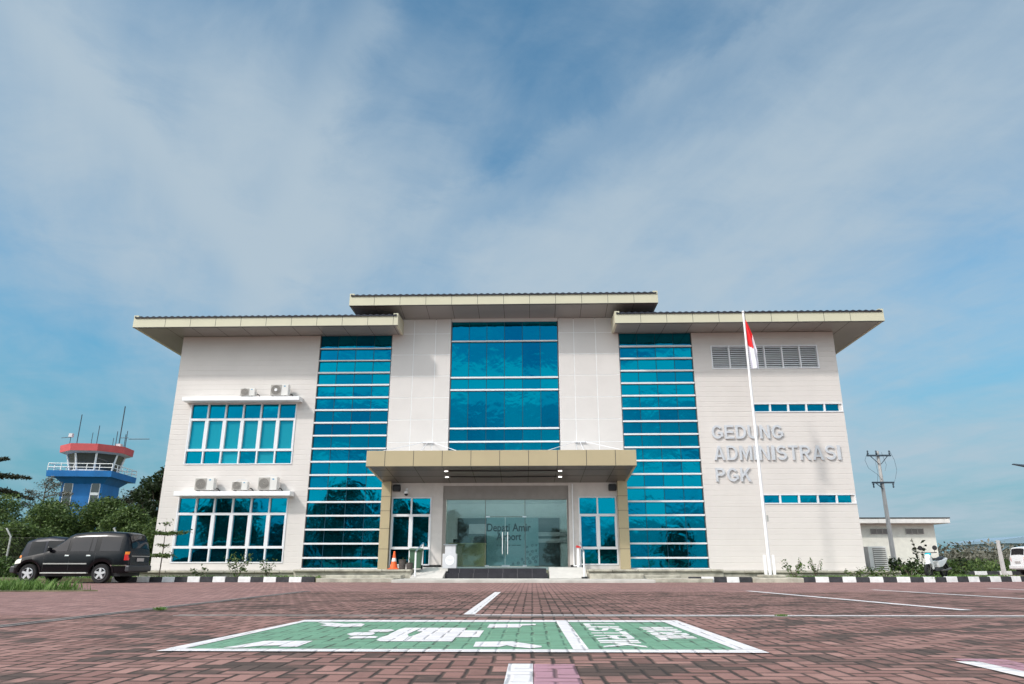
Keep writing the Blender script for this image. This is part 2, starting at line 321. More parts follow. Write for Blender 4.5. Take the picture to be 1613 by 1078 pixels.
# ------------------------------------------------------------------ mesh builder
class MB:
    def __init__(s): s.v = []; s.f = []; s.mi = []
    def add(s, vs, fs, m=0):
        o = len(s.v); s.v.extend(tuple(p) for p in vs)
        for q in fs: s.f.append(tuple(o + i for i in q)); s.mi.append(m)
    def box(s, x0, y0, z0, x1, y1, z1, m=0):
        x0, x1 = min(x0, x1), max(x0, x1); y0, y1 = min(y0, y1), max(y0, y1); z0, z1 = min(z0, z1), max(z0, z1)
        s.add([(x0, y0, z0), (x1, y0, z0), (x1, y1, z0), (x0, y1, z0), (x0, y0, z1), (x1, y0, z1), (x1, y1, z1), (x0, y1, z1)],
              [(0, 3, 2, 1), (4, 5, 6, 7), (0, 1, 5, 4), (1, 2, 6, 5), (2, 3, 7, 6), (3, 0, 4, 7)], m); return s
    def hexa(s, p, m=0):
        s.add(p, [(0, 3, 2, 1), (4, 5, 6, 7), (0, 1, 5, 4), (1, 2, 6, 5), (2, 3, 7, 6), (3, 0, 4, 7)], m); return s
    def prism(s, poly, a, b, axis='z', m=0):
        """poly: 2-D outline; extruded from a to b along axis (x: poly=(y,z), y: poly=(x,z), z: poly=(x,y))"""
        def P(p, t): return (t, p[0], p[1]) if axis == 'x' else (p[0], t, p[1]) if axis == 'y' else (p[0], p[1], t)
        n = len(poly); vs = [P(p, a) for p in poly] + [P(p, b) for p in poly]
        fs = [tuple(range(n))[::-1], tuple(range(n, 2 * n))] + [(i, (i + 1) % n, n + (i + 1) % n, n + i) for i in range(n)]
        s.add(vs, fs, m); return s
    def tube(s, pts, r, seg=8, m=0, cap=True):
        pts = [Vector(p) for p in pts]; rs = r if isinstance(r, (list, tuple)) else [r] * len(pts)
        vs = []; prev = None
        for i, p in enumerate(pts):
            t = (pts[min(i + 1, len(pts) - 1)] - pts[max(i - 1, 0)]).normalized()
            ref = Vector((0, 0, 1)) if abs(t.z) < 0.95 else Vector((1, 0, 0))
            a = t.cross(ref).normalized() if prev is None else (prev - t * prev.dot(t)).normalized()
            prev = a; b = t.cross(a)
            for k in range(seg):
                th = 2 * math.pi * k / seg; vs.append(p + (a * math.cos(th) + b * math.sin(th)) * rs[i])
        fs = []
        for i in range(len(pts) - 1):
            for k in range(seg):
                k2 = (k + 1) % seg; fs.append((i * seg + k, i * seg + k2, (i + 1) * seg + k2, (i + 1) * seg + k))
        if cap: fs += [tuple(range(seg))[::-1], tuple(range((len(pts) - 1) * seg, len(pts) * seg))]
        s.add(vs, fs, m); return s
    def lathe(s, prof, c=(0, 0, 0), axis='z', seg=24, m=0, start=0.0, cap=True):
        """prof: (radius, height) pairs revolved about axis through c"""
        vs = []
        for rr, h in prof:
            for k in range(seg):
                t = start + 2 * math.pi * k / seg; p, q = rr * math.cos(t), rr * math.sin(t)
                vs.append((c[0] + p, c[1] + q, c[2] + h) if axis == 'z' else (c[0] + p, c[1] + h, c[2] + q) if axis == 'y' else (c[0] + h, c[1] + p, c[2] + q))
        fs = []
        for i in range(len(prof) - 1):
            for k in range(seg):
                k2 = (k + 1) % seg; fs.append((i * seg + k, i * seg + k2, (i + 1) * seg + k2, (i + 1) * seg + k))
        if cap: fs += [tuple(range(seg))[::-1], tuple(range((len(prof) - 1) * seg, len(prof) * seg))]
        s.add(vs, fs, m); return s
    def build(s, name, mats, parent=None, smooth=0, bevel=0.0, fix=True):
        me = bpy.data.meshes.new(name)
        org = root(parent).location if parent else Vector((0, 0, 0))
        me.from_pydata([(x - org.x, y - org.y, z - org.z) for x, y, z in s.v], [], s.f)
        for k in (mats if isinstance(mats, (list, tuple)) else [mats]): me.materials.append(M[k])
        me.polygons.foreach_set('material_index', s.mi)
        if fix:
            import bmesh
            bm = bmesh.new(); bm.from_mesh(me); bmesh.ops.recalc_face_normals(bm, faces=bm.faces); bm.to_mesh(me); bm.free()
        if smooth:
            me.polygons.foreach_set('use_smooth', [True] * len(me.polygons)); me.set_sharp_from_angle(angle=R(smooth))
        me.update()
        o = bpy.data.objects.new(name, me); COL.objects.link(o)
        if parent: o.parent = parent
        if bevel:
            b = o.modifiers.new('bevel', 'BEVEL'); b.width = bevel; b.segments = 2; b.limit_method = 'ANGLE'; b.angle_limit = R(50)
        return o
def root(o):
    while o.parent: o = o.parent
    return o
def thing(name, label, cat, loc=(0, 0, 0), group=None):
    o = bpy.data.objects.new(name, None); COL.objects.link(o); o.location = loc; o.empty_display_size = 0.2
    return tag(o, label, cat, group)
def tag(o, label, cat, group=None):
    o['label'] = label; o['category'] = cat
    if group: o['group'] = group
    return o
def struct(o, kind='structure'): o['kind'] = kind; return o
def copy_tree(o, parent=None):
    c = o.copy(); COL.objects.link(c)
    if parent: c.parent = parent
    for ch in list(o.children): copy_tree(ch, c)
    return c
def arc(cx, cy, r, a0, a1, n): return [(cx + r * math.cos(R(a0 + (a1 - a0) * i / n)), cy + r * math.sin(R(a0 + (a1 - a0) * i / n))) for i in range(n + 1)]

# ------------------------------------------------------------------ ground, paving and painted marks
def sheet(name, x0, y0, x1, y1, z, m, nx=1, ny=1):
    b = MB(); b.add([(x0, y0, z), (x1, y0, z), (x1, y1, z), (x0, y1, z)], [(0, 1, 2, 3)]); return struct(b.build(name, m, fix=False))
sheet('ground', -3500, -3500, 3500, 5000, -0.03, 'earth')
sheet('parking_paving', -45, -30, 45, 9.72, 0.0, 'pave')
sheet('bay_paving', -5.55, 9.724, 45, 18.6, 0.0, 'pave_bay')
sheet('lane_paving', -45, 18.604, 60, 28.62, 0.0, 'pave_lane')
sheet('lane_paving', 10.3, 28.624, 60, 35.99, 0.0, 'pave_lane')
sheet('verge_paving', -45, 9.724, -5.554, 18.60, 0.0, 'pave_lane')
sheet('road', 15.5, 36, 120, 51, 0.0, 'pave_lane')
def mark(name, polys, z, m):
    b = MB()
    for p in polys: b.add([(x, y, z) for x, y in p], [tuple(range(len(p)))])
    return struct(b.build(name, m, fix=False))
def rect(x0, y0, x1, y1): return [(x0, y0), (x1, y0), (x1, y1), (x0, y1)]
mark('green_bay_marking', [[(-2.70, 5.72), (1.60, 5.76), (1.53, 8.82), (-2.62, 8.80)]], 0.004, 'p_green')
mark('bay_border_marking', [[(-2.83, 5.70), (1.74, 5.70), (1.735, 5.89), (-2.82, 5.86)], [(-2.68, 8.60), (1.69, 8.66), (1.69, 8.93), (-2.69, 8.89)],
      [(-2.83, 5.868), (-2.69, 5.870), (-2.60, 8.596), (-2.69, 8.596)], [(1.55, 5.898), (1.735, 5.898), (1.69, 8.652), (1.49, 8.652)],
      [(0.31, 5.898), (0.43, 5.898), (0.40, 8.652), (0.27, 8.652)]], 0.008, 'p_white')
mark('charging_symbol_marking', [
    [(-2.42, 8.50), (-2.26, 8.47), (-2.06, 8.31), (-1.9, 8.38), (-1.83, 8.26), (-1.8, 7.95), (-2.05, 7.9), (-2.28, 8.09), (-2.24, 8.22)],
    [(-2.42, 5.93), (-2.36, 6.11), (-2.28, 6.46), (-1.87, 6.47), (-1.86, 6.01), (-2.01, 6.01), (-2.02, 6.12), (-2.19, 6.07), (-2.29, 5.93)],
    [(-1.61, 7.42), (-1.6, 7.6), (-1.42, 7.63), (-1.36, 7.51), (-1.4, 7.34), (-1.56, 7.33)],
    [(-1.74, 7.11), (-1.71, 7.29), (-1.53, 7.3), (-1.48, 7.15), (-1.49, 6.99), (-1.66, 6.94)],
    [(-1.65, 6.8), (-1.6, 6.9), (-1.43, 6.9), (-1.39, 6.84), (-1.39, 6.72), (-1.6, 6.68)],
    [(-1.35, 6.56), (-1.36, 6.81), (-1.33, 6.98), (-1.34, 7.19), (-1.34, 7.6), (-1.31, 7.82), (-1.14, 7.82), (-1.17, 7.1), (-1.12, 6.89), (-1.10, 6.45), (-1.29, 6.45)],
    [(-1.095, 6.45), (-1.115, 6.89), (-1.10, 6.90), (-1.06, 7.36), (-1.13, 7.40), (-1.135, 7.82), (-0.68, 7.83), (-0.67, 7.53), (-0.48, 7.52), (-0.48, 6.83), (-0.69, 6.82), (-0.68, 6.46)],
    [(-0.47, 8.31), (0.04, 8.36), (0.03, 8.19), (-0.11, 8.14), (-0.13, 7.88), (-0.47, 7.85)],
    [(-0.47, 6.05), (-0.48, 6.43), (-0.17, 6.47), (0.07, 6.13), (0.07, 6.03), (-0.02, 5.95), (-0.15, 6.06), (-0.21, 6.17), (-0.26, 6.05)]], 0.008, 'p_white')
mark('parking_line_marking', [rect(-0.91, 9.95, -0.76, 18.2), [(6.17, 11.1), (6.36, 11.1), (5.55, 19.2), (5.38, 19.2)],
      [(9.62, 13.0), (9.80, 13.0), (9.12, 20.2), (8.96, 20.2)], [(13.2, 13.0), (13.38, 13.0), (12.98, 21.6), (12.82, 21.6)],
      rect(-0.75, 9.80, 26, 9.93), rect(-0.16, -12, 0.0, 5.07), [(2.83, -12), (2.99, -12), (2.99, 5.26), (2.84, 5.27)],
      rect(-3.4, -12, -3.25, 4.6)], 0.005, 'p_white')
mark('pink_line_marking', [rect(0.004, -12, 0.27, 5.06), [(2.994, -12), (3.24, -12), (3.24, 5.4), (2.90, 5.42), (2.90, 5.30), (2.994, 5.30)]], 0.005, 'p_pink')
# the narrow drain slots with pale concrete lips that divide the paving
b = MB(); b.box(-5.72, 2, 0.003, -5.68, 18.6, 0.010); b.box(-5.56, 2, 0.003, -5.53, 18.6, 0.012)
b.box(-4.6, 9.575, 0.003, 45, 9.60, 0.010); b.box(-4.6, 9.735, 0.003, -0.95, 9.775, 0.010); struct(b.build('drain_lip', 'lip'))
b = MB(); b.add([(-5.68, 2, 0.006), (-5.56, 2, 0.006), (-5.56, 18.6, 0.006), (-5.68, 18.6, 0.006)], [(0, 1, 2, 3)])
b.add([(-4.6, 9.60, 0.006), (45, 9.60, 0.006), (45, 9.735, 0.006), (-4.6, 9.735, 0.006)], [(0, 1, 2, 3)])
struct(b.build('drain_slot', 'stain', fix=False))

# kerbs of black and white stones
def kerb(path, n0=0, h=0.2, d=0.16, step=0.5, name='kerb'):
    bm = MB(); pts = [Vector((x, y, 0)) for x, y in path]; k = n0
    for a, c in zip(pts, pts[1:]):
        L = (c - a).length; n = max(1, round(L / step)); t = (c - a) / n; nn = Vector((-t.y, t.x, 0)).normalized() * d
        for i in range(n):
            p = a + t * i; q = p + t * 0.985
            z = h + random.uniform(-.008, .008)
            bm.hexa([(p.x, p.y, -0.05), (q.x, q.y, -0.05), (q.x + nn.x, q.y + nn.y, -0.05), (p.x + nn.x, p.y + nn.y, -0.05),
                     (p.x + nn.x * .12, p.y + nn.y * .12, z), (q.x + nn.x * .12, q.y + nn.y * .12, z), (q.x + nn.x, q.y + nn.y, z), (p.x + nn.x, p.y + nn.y, z)], k % 2); k += 1
    return struct(bm.build(name, ['kerb_w', 'kerb_b'], bevel=0.015))
random.seed(4)
kerb([(-16.4, 28.70), (-8.4, 28.6)])
kerb([(6.0, 28.75), (8.4, 28.75)], 1)
kerb([(10.3, 28.8), (15.0, 29.0), (19.0, 30.1), (24.5, 31.9), (30, 34.2)], 1)
kerb([(26.5, 51.0), (75, 53)], 0, h=0.25, d=0.3, step=0.85)

# planting strips, terraces and pavement in front of the building
b = MB(); b.box(-40, 28.95, -0.05, -8.4, 31.4, 0.13); b.box(6.9, 29.32, -0.05, 15.6, 31.5, 0.13); b.box(6.9, 28.92, -0.05, 10.3, 29.319, 0.13); struct(b.build('planting_strip', 'soil'))
b = MB(); b.prism([(15.604, 29.4), (19.0, 30.35), (24.5, 32.2), (30, 34.5), (30, 35.99), (15.604, 35.99)], -0.05, 0.12); struct(b.build('verge', 'soil'))
b = MB()
rt = random.Random(21)
def slabs(x0, x1, y0, zt_, y1=32.98):
    b.box(x0, y0 + .09, -0.05, x1, y1, zt_ - .085)
    x = x0
    while x < x1 - .05:
        e = min(x1, x + rt.uniform(.9, 1.6)); j = rt.uniform(-.03, .03); b.box(x, y0 + j, zt_ - .084, e - .012, y1, zt_ + rt.uniform(-.006, .006)); x = e
slabs(-17.9, -10.0, 31.40, .40); slabs(-10.0, -5.05, 30.9, .46); slabs(2.3, 7.9, 30.9, .46); slabs(7.9, 15.4, 31.5, .40)
struct(b.build('terrace', 'old_concrete', bevel=0.02))
b = MB()
b.box(-8.35, 30.0, -0.05, -5.3, 30.9, 0.24); b.box(2.35, 30.2, -0.05, 4.5, 30.9, 0.30); b.box(4.5, 30.3, -0.05, 6.0, 30.9, 0.24)
b.box(-8.35, 28.65, -0.05, -5.35, 30.0, 0.14); b.box(4.6, 28.7, -0.05, 6.9, 30.2, 0.14)
struct(b.build('lower_step', 'old_concrete', bevel=0.02))
b = MB(); b.box(-5.3, 28.0, -0.05, 4.6, 30.88, 0.105); struct(b.build('entrance_pavement', 'concrete', bevel=0.02))

# ------------------------------------------------------------------ the office building
Y0 = 33.0
B = thing('office_building', 'white two-storey office building with blue mirror glass, beige eaves and a central entrance canopy', 'building', (-1.27, Y0, 0.46))
def siding(b, x0, x1, z0, z1, y=Y0, axis='x'):
    """horizontal boards with a real V-groove at each joint"""
    H = 0.242; z = math.floor(z0 / H) * H; g = 0.008
    prof = [(z0, g)]
    while z < z1 - 1e-4:
        a, c = max(z, z0), min(z + H, z1)
        if c - a > 0.05: prof += [(a, g), (a + 0.013, 0), (c - 0.013, 0)]
        z += H
    prof.append((z1, g))
    n = len(prof); vs = []
    for x in (x0, x1):
        for zz, off in prof: vs.append((x, y + off, zz))
    b.add(vs, [(i, n + i, n + i + 1, i + 1) for i in range(n - 1)])
def siding_side(b, X, y0, y1, z0, z1, sgn):
    H = 0.242; z = z0
    b.box(X, y0, z0, X - sgn * 0.2, y1, z1)
XL, XR = -17.18, 14.64
LC = (-10.33, -6.78); RC = (4.30, 7.82); MC = (-3.87, 1.35)
ZB, ZS, ZT = 0.44, 11.43, 12.19
wl = MB()
for (x0, x1, z0, z1) in ((XL, -16.31, ZB, ZS), (-11.19, LC[0], ZB, ZS), (-16.31, -11.19, ZB, 0.72), (-16.31, -11.19, 3.63, 5.12), (-16.31, -11.19, 8.05, ZS),
                         (RC[1], 8.70, ZB, ZS), (8.70, 13.80, ZB, 9.58), (8.70, 13.80, 10.76, ZS), (13.80, XR, ZB, ZS)):
    # cut the two strip windows out of the right wing
    if x0 >= 8.70 and z0 == ZB:
        cuts = ((3.26, 3.70), (7.46, 7.90)); lo = z0
        for c0, c1 in cuts:
            siding(wl, x0, x1, lo, c0)
            if x0 < 10.40 < x1: siding(wl, x0, 10.40, c0, c1)
            lo = c1
        siding(wl, x0, x1, lo, z1)
    else: siding(wl, x0, x1, z0, z1)
wl.box(XL, Y0 + 0.03, ZB, XL + 0.2, 41.5, ZS); wl.box(XR - 0.2, Y0 + 0.03, ZB, XR, 41.5, ZS); wl.box(XL + 0.2, 41.3, ZB, XR - 0.2, 41.5, ZS)
wl.box(XL + 0.2, Y0 + 0.25, ZB, -4.2, Y0 + 0.35, ZS); wl.box(1.75, Y0 + 0.25, ZB, XR - 0.2, Y0 + 0.35, ZS)   # the inner leaf behind cladding and glass
wl.box(XL - 0.05, Y0 - 0.03, ZB - 0.03, LC[0] - .02, Y0 + 0.02, ZB + 0.06); wl.box(RC[1] + .02, Y0 - 0.03, ZB - 0.03, XR + 0.05, Y0 + 0.02, ZB + 0.06)
wall = wl.build('wall', 'siding', B, fix=False)
# central panelled wall
pn = MB(); zs = [5.06, 6.13, 7.20, 8.27, 9.34, 10.41, 11.48, ZT + .06]; 
for xs in ([-6.77, -5.70, -4.64, -3.89], [1.37, 2.12, 3.18, 4.29]):
    pn = MB(); pn.box(xs[0], Y0, 4.3, xs[-1], Y0 + 0.2, ZT, 1)
    for a, c in zip(xs, xs[1:]):
        for e, f in zip([4.62] + zs, zs): pn.box(a + .014, Y0 - 0.008, e + .014, c - .014, Y0 + 0.02, f - .014)
    pn.build('panel_wall', ['panel', 'joint_white'], B)
up_ = MB(); up_.box(-6.25, Y0 + 0.4, ZS, 3.72, 40.5, ZT + .2); up_.box(-4.2, Y0 + .3, 4.2, 1.75, Y0 + .4, ZT); up_.build('upper_block', 'plaster', B)

rng = random.Random(7)
def panes(name, xs, zs, y, parent, m, tilt=0.0035, lit=lambda i, j: 0):
    """glass sheet divided into panes, each one set a hair out of true like real glazing"""
    b = MB()
    for i, (x0, x1) in enumerate(zip(xs, xs[1:])):
        ax0 = rng.uniform(-tilt, tilt)
        for j, (z0, z1) in enumerate(zip(zs, zs[1:])):
            ax = ax0 * .5 + rng.uniform(-tilt, tilt) * .6; az = rng.uniform(-tilt, tilt) * 1.6
            def yy(x, z): return y + ax * (x - (x0 + x1) / 2) + az * (z - (z0 + z1) / 2)
            b.add([(x, yy(x, z), z) for x, z in ((x0, z0), (x1, z0), (x1, z1), (x0, z1))], [(0, 1, 2, 3)], lit(i, j))
    return b.build(name, [m, 'glass_dim', 'glass_blind'], parent, fix=False)
def curtain(x0, x1, zbars, zlo, zhi, ncol, slim=()):
    xs = [x0 + (x1 - x0) * i / ncol for i in range(ncol + 1)]
    allz = [zlo] + list(zbars) + [zhi]
    g = panes('curtain_wall', xs, allz, Y0 + 0.10, B, 'glass', lit=lambda i, j: 1 if rng.random() < .22 else 0)
    for z in zbars:
        h = 0.026 if z in slim else 0.038
        bb = MB(); bb.box(x0 + .02, Y0 - 0.035, z - h, x1 - .02, Y0 + 0.09, z + h); bb.build('transom', 'alu', g, bevel=0.006)
    bb = MB(); bb.box(x0, Y0 - 0.02, zlo - 0.06, x1, Y0 + 0.16, zlo + 0.05); bb.build('sill', 'alu', g, bevel=0.006)
    for x in xs[1:-1]: sm = MB(); sm.box(x - 0.013, Y0 + 0.082, zlo + .05, x + 0.013, Y0 + 0.11, zhi); sm.build('mullion', 'pane_seam', g)
    for a, c in ((x0, x0 + .03), (x1 - .03, x1)): fr = MB(); fr.box(a, Y0 + .0, zlo, c, Y0 + 0.2, zhi); fr.build('frame', 'dark_frame', g)
    return g
bars = [0.94 + 0.6135 * i for i in range(17)]
curtain(LC[0], LC[1], bars, 0.46, ZS, 4, slim=(bars[-1], bars[-2])); curtain(RC[0], RC[1], bars, 0.46, ZS, 4)
curtain(MC[0], MC[1], [6.14, 6.77, 8.63, 9.24, 11.08], 5.0, 12.10, 6, slim=(11.08,))
hd = MB(); hd.box(MC[0], Y0 - .02, 12.10, MC[1], Y0 + .2, ZT + .06); hd.build('window_head', 'panel', B)

def window(x0, x1, z0, z1, cols, trans, name='window', y=Y0, fw=0.05, rail=0.055, lit=lambda i, j: 1 if rng.random() < .2 else 0):
    xs = [x0 + (x1 - x0) * i / cols for i in range(cols + 1)]; zz = [z0] + list(trans) + [z1]
    g = panes(name, xs, zz, y + 0.09, B, 'glass_w', 0.005, lit)
    f = MB()
    f.box(x0, y - 0.03, z0, x0 + fw, y + 0.12, z1); f.box(x1 - fw, y - 0.03, z0, x1, y + 0.12, z1)
    f.box(x0 + fw, y - 0.03, z0, x1 - fw, y + 0.12, z0 + fw); f.box(x0 + fw, y - 0.03, z1 - fw, x1 - fw, y + 0.12, z1)
    for t in trans: f.box(x0 + fw, y - 0.025, t - rail, x1 - fw, y + 0.11, t + rail)
    e = [z0 + fw] + list(trans) + [z1 - fw]
    for i, x in enumerate(xs[1:-1]):
        for j in range(len(e) - 1):
            wd = 0.085 if (len(e) == 4 and j == 1) else 0.035   # the opening casements in the middle row have wider stiles
            lo = e[j] + (rail if j > 0 else 0); hi = e[j + 1] - (rail if j < len(e) - 2 else 0)
            f.box(x - wd, y - 0.022, lo, x + wd, y + 0.10, hi)
    if len(e) == 4:
        for x in (x0 + fw, x1 - fw - 0.05): f.box(x, y - 0.022, e[1] + rail, x + 0.05, y + 0.10, e[2] - rail)
    f.build('frame', 'alu', g, bevel=0.006); return g
window(-16.31, -11.19, 5.12, 8.05, 6, (5.80, 7.26), lit=lambda i, j: 2 if j == 1 or (j == 0 and i in (2, 4)) else 0); window(-16.31, -11.19, 0.72, 3.63, 6, (1.40, 2.87))
window(10.40, XR - 0.02, 7.46, 7.90, 5, ()); window(10.40, XR - 0.02, 3.26, 3.70, 5, ())
window(-6.40, -4.57, 0.62, 3.60, 2, (1.36, 2.79), y=Y0 - 0.02); window(2.12, 3.84, 0.64, 3.61, 2, (1.36, 2.79), y=Y0 - 0.02)
# louvred vent
lv = MB(); lv.box(8.70, Y0 + 0.14, 9.58, 13.80, Y0 + 0.2, 10.76); lvo = lv.build('louvre_vent', 'stain', B)
f = MB(); f.box(8.70, Y0 - .03, 9.58, 13.80, Y0 + .13, 9.64); f.box(8.70, Y0 - .03, 10.70, 13.80, Y0 + .13, 10.76)
for i in range(7):
    x = 8.73 + i * (5.04 / 6); f.box(x - .03, Y0 - .028, 9.64, x + .03, Y0 + .12, 10.70)
f.build('frame', 'alu', lvo)
s_ = MB()
for i in range(6):
    x0 = 8.765 + i * .84; x1 = x0 + .77
    for j in range(11):
        z = 9.67 + j * 0.094
        s_.add([(x0, Y0 - .01, z), (x1, Y0 - .01, z), (x1, Y0 + .09, z + .070), (x0, Y0 + .09, z + .070), (x0, Y0 - .01, z + .014), (x1, Y0 - .01, z + .014), (x1, Y0 + .09, z + .084), (x0, Y0 + .09, z + .084)],
               [(0, 3, 2, 1), (4, 5, 6, 7), (0, 1, 5, 4), (1, 2, 6, 5), (2, 3, 7, 6), (3, 0, 4, 7)])
s_.build('slat', 'alu', lvo)
# window hoods that carry the outdoor units
for x0, x1, z0, z1 in ((-16.53, -10.93, 8.06, 8.25), (-16.30, -10.95, 3.64, 3.84)):
    h = MB(); h.prism([(Y0 - .58, z0), (Y0, z0), (Y0, z1 + .03), (Y0 - .58, z1)], x0, x1, 'x'); h.build('window_hood', 'white', B, bevel=0.012)

# roofs
def eave(x0, x1, y0, y1, z0, z1, joints, side_l=True, side_r=True, name='roof', slope=0.07, drop=0.0):
    """corrugated roof with fascia on the open sides and a panelled soffit below"""
    n = int((x1 - x0) / 0.05); bm = MB(); vs = []
    for yy, zz in ((y0 - 0.05, z1 + 0.02), (y1, z1 + 0.02 + (y1 - y0) * slope)):
        for i in range(n + 1): vs.append((x0 + .07 + (x1 - x0 - .14) * i / n, yy, zz + 0.045 * (0.5 + 0.5 * math.cos(2 * math.pi * i / 6)) ))
    for yy, zz in ((y0 - 0.05, z1 - 0.03), (y1, z1 - 0.03 + (y1 - y0) * slope)):
        for i in range(n + 1): vs.append((x0 + .07 + (x1 - x0 - .14) * i / n, yy, zz))
    q = n + 1
    fs = [(i, i + 1, q + i + 1, q + i) for i in range(n)] + [(2 * q + i, i, i + 1, 2 * q + i + 1)[::-1] for i in range(n)] + [(2 * q + i + 1, 2 * q + i, 3 * q + i, 3 * q + i + 1) for i in range(n)]
    bm.add(vs, fs); ro = bm.build(name, 'roof', B, fix=False)
    fa = MB(); fa.box(x0, y0, z0, x1, y0 + .12, z1)
    if side_l: fa.box(x0, y0 + .12, z0, x0 + .12, y1, z1)
    if side_r: fa.box(x1 - .12, y0 + .12, z0, x1, y1, z1)
    for s, xx in ((side_l, x0), (side_r, x1 - .22)):
        if s: fa.prism([(y0, z1 + .001), (y0 + .9, z1 + .001), (y1, z1 + (y1 - y0) * slope), (y1, z1 + (y1 - y0) * slope + .16), (y0 + .6, z1 + .15), (y0, z1 + .12)], xx, xx + .22, 'x')
    ys_ = Y0 - .02
    sf = MB(); sf.prism([(y0 + .122, z0 + .012), (ys_, z0 + .012 - drop), (y1, z0 + .012 - drop), (y1, z0 + .10), (y0 + .122, z0 + .10)], x0 + .122, x1 - .122, 'x')
    for x in joints: fa.box(x - .009, y0 - .003, z0 + .01, x + .009, y0 + .01, z1 - .005, 1)
    sm = sf
    for x in joints:
        sm.prism([(y0 + .14, z0 + .008), (ys_, z0 + .008 - drop), (ys_, z0 + .03 - drop), (y0 + .14, z0 + .03)], x - .010, x + .010, 'x', 1)
        if drop == 0: sm.box(x - .010, ys_ + .001, z0 + .008, x + .010, y1 - .1, z0 + .02, 1)
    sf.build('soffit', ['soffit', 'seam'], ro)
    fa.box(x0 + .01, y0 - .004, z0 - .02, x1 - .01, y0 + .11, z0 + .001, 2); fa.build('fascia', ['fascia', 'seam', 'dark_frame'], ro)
    return ro
eave(-18.92, -6.24, 31.45, 43, 11.43, 11.90, [-18.92 + 1.55 + 1.212 * i for i in range(10)], True, True)
eave(3.97, 16.42, 31.45, 43, 11.43, 11.90, [16.42 - 1.55 - 1.212 * i for i in range(9)] , True, True)
eave(-8.63, 6.05, 31.5, 42, 12.45, 12.93, [-8.63 + 1.20 + 1.235 * i for i in range(11)], drop=0.21)

# entrance: walls, recess, beam
ew = MB()
ew.box(-6.42, Y0 - .02, 3.60, -4.05, Y0 + .22, 4.60); ew.box(-6.42, Y0 - .02, ZB, -4.57, Y0 + .22, 0.62); ew.box(-4.57, Y0 - .02, 0.56, -4.05, Y0 + .22, 3.60)
ew.box(1.68, Y0 - .02, 3.61, 4.0, Y0 + .22, 4.60); ew.box(2.12, Y0 - .02, ZB, 4.0, Y0 + .22, 0.64); ew.box(1.68, Y0 - .02, 0.56, 2.12, Y0 + .22, 3.61); ew.box(3.84, Y0 - .02, 0.64, 4.0, Y0 + .22, 3.61)
ew.box(-4.05, Y0 + .02, 4.12, 1.68, Y0 + .25, 4.60)
ew.build('entrance_wall', 'plaster', B)
b = MB(); b.box(-4.05, Y0 + .06, 3.50, 1.68, Y0 + .30, 4.12); b.box(-4.05, Y0 - .015, 0.56, -3.90, Y0 + .40, 3.50); b.box(1.60, Y0 + .03, 0.56, 1.68, Y0 + .40, 3.50); b.build('entrance_beam', 'grey_beam', B)
b = MB(); b.box(-5.0, Y0 - .035, 0.55, -4.06, Y0 - .021, .64); b.build('skirting', 'black', B)
b = MB(); b.box(1.70, Y0 - .035, 0.55, 2.3, Y0 - .021, .64); b.build('skirting', 'black', B)
for x0, x1 in ((-6.84, -6.42), (3.90, 4.33)):
    p = MB(); p.box(x0, Y0 - .28, 0.44, x1, Y0 + .05, 4.60)
    for z in (1.32, 2.20, 2.98, 3.62): p.box(x0 - .003, Y0 - .284, z - .008, x1 + .003, Y0 + .0, z + .008, 1)
    p.build('entrance_pillar', ['gold', 'seam'], B)
# canopy
CZ0, CZ1, CY, CX0, CX1 = 4.67, 5.34, 30.4, -7.09, 4.48
zi = 4.22
c = MB(); c.box(CX0, CY, CZ0, CX1, CY + .1, CZ1)
for x0, x1, xi0, xi1 in ((CX0, CX0 + .1, -6.85, -6.75), (CX1 - .1, CX1, 4.24, 4.34)):
    c.hexa([(x0, CY + .1, CZ0), (x1, CY + .1, CZ0), (xi1, Y0 - .03, zi), (xi0, Y0 - .03, zi), (x0, CY + .1, CZ1), (x1, CY + .1, CZ1), (xi1, Y0 - .03, 5.0), (xi0, Y0 - .03, 5.0)])
can = c.build('canopy', 'gold', B, bevel=0.01)
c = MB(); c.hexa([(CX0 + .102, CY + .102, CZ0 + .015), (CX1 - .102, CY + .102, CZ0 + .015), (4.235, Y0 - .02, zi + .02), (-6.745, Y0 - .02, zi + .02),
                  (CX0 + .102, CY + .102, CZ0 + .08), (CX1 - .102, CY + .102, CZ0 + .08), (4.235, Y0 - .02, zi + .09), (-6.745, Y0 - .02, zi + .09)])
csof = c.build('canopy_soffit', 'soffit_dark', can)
c = MB(); c.hexa([(CX0 + .102, CY + .102, CZ1 - .1), (CX1 - .102, CY + .102, CZ1 - .1), (4.235, Y0 - .03, 4.9), (-6.745, Y0 - .03, 4.9),
                  (CX0 + .102, CY + .102, CZ1 - .04), (CX1 - .102, CY + .102, CZ1 - .04), (4.235, Y0 - .03, 4.98), (-6.745, Y0 - .03, 4.98)]); c.build('canopy_deck', 'lightgrey', can)
sm = MB(); sf = MB()
def soffz(y): return CZ0 + .015 + (zi + .02 - CZ0 - .015) * (y - CY - .102) / (Y0 - .02 - CY - .102)
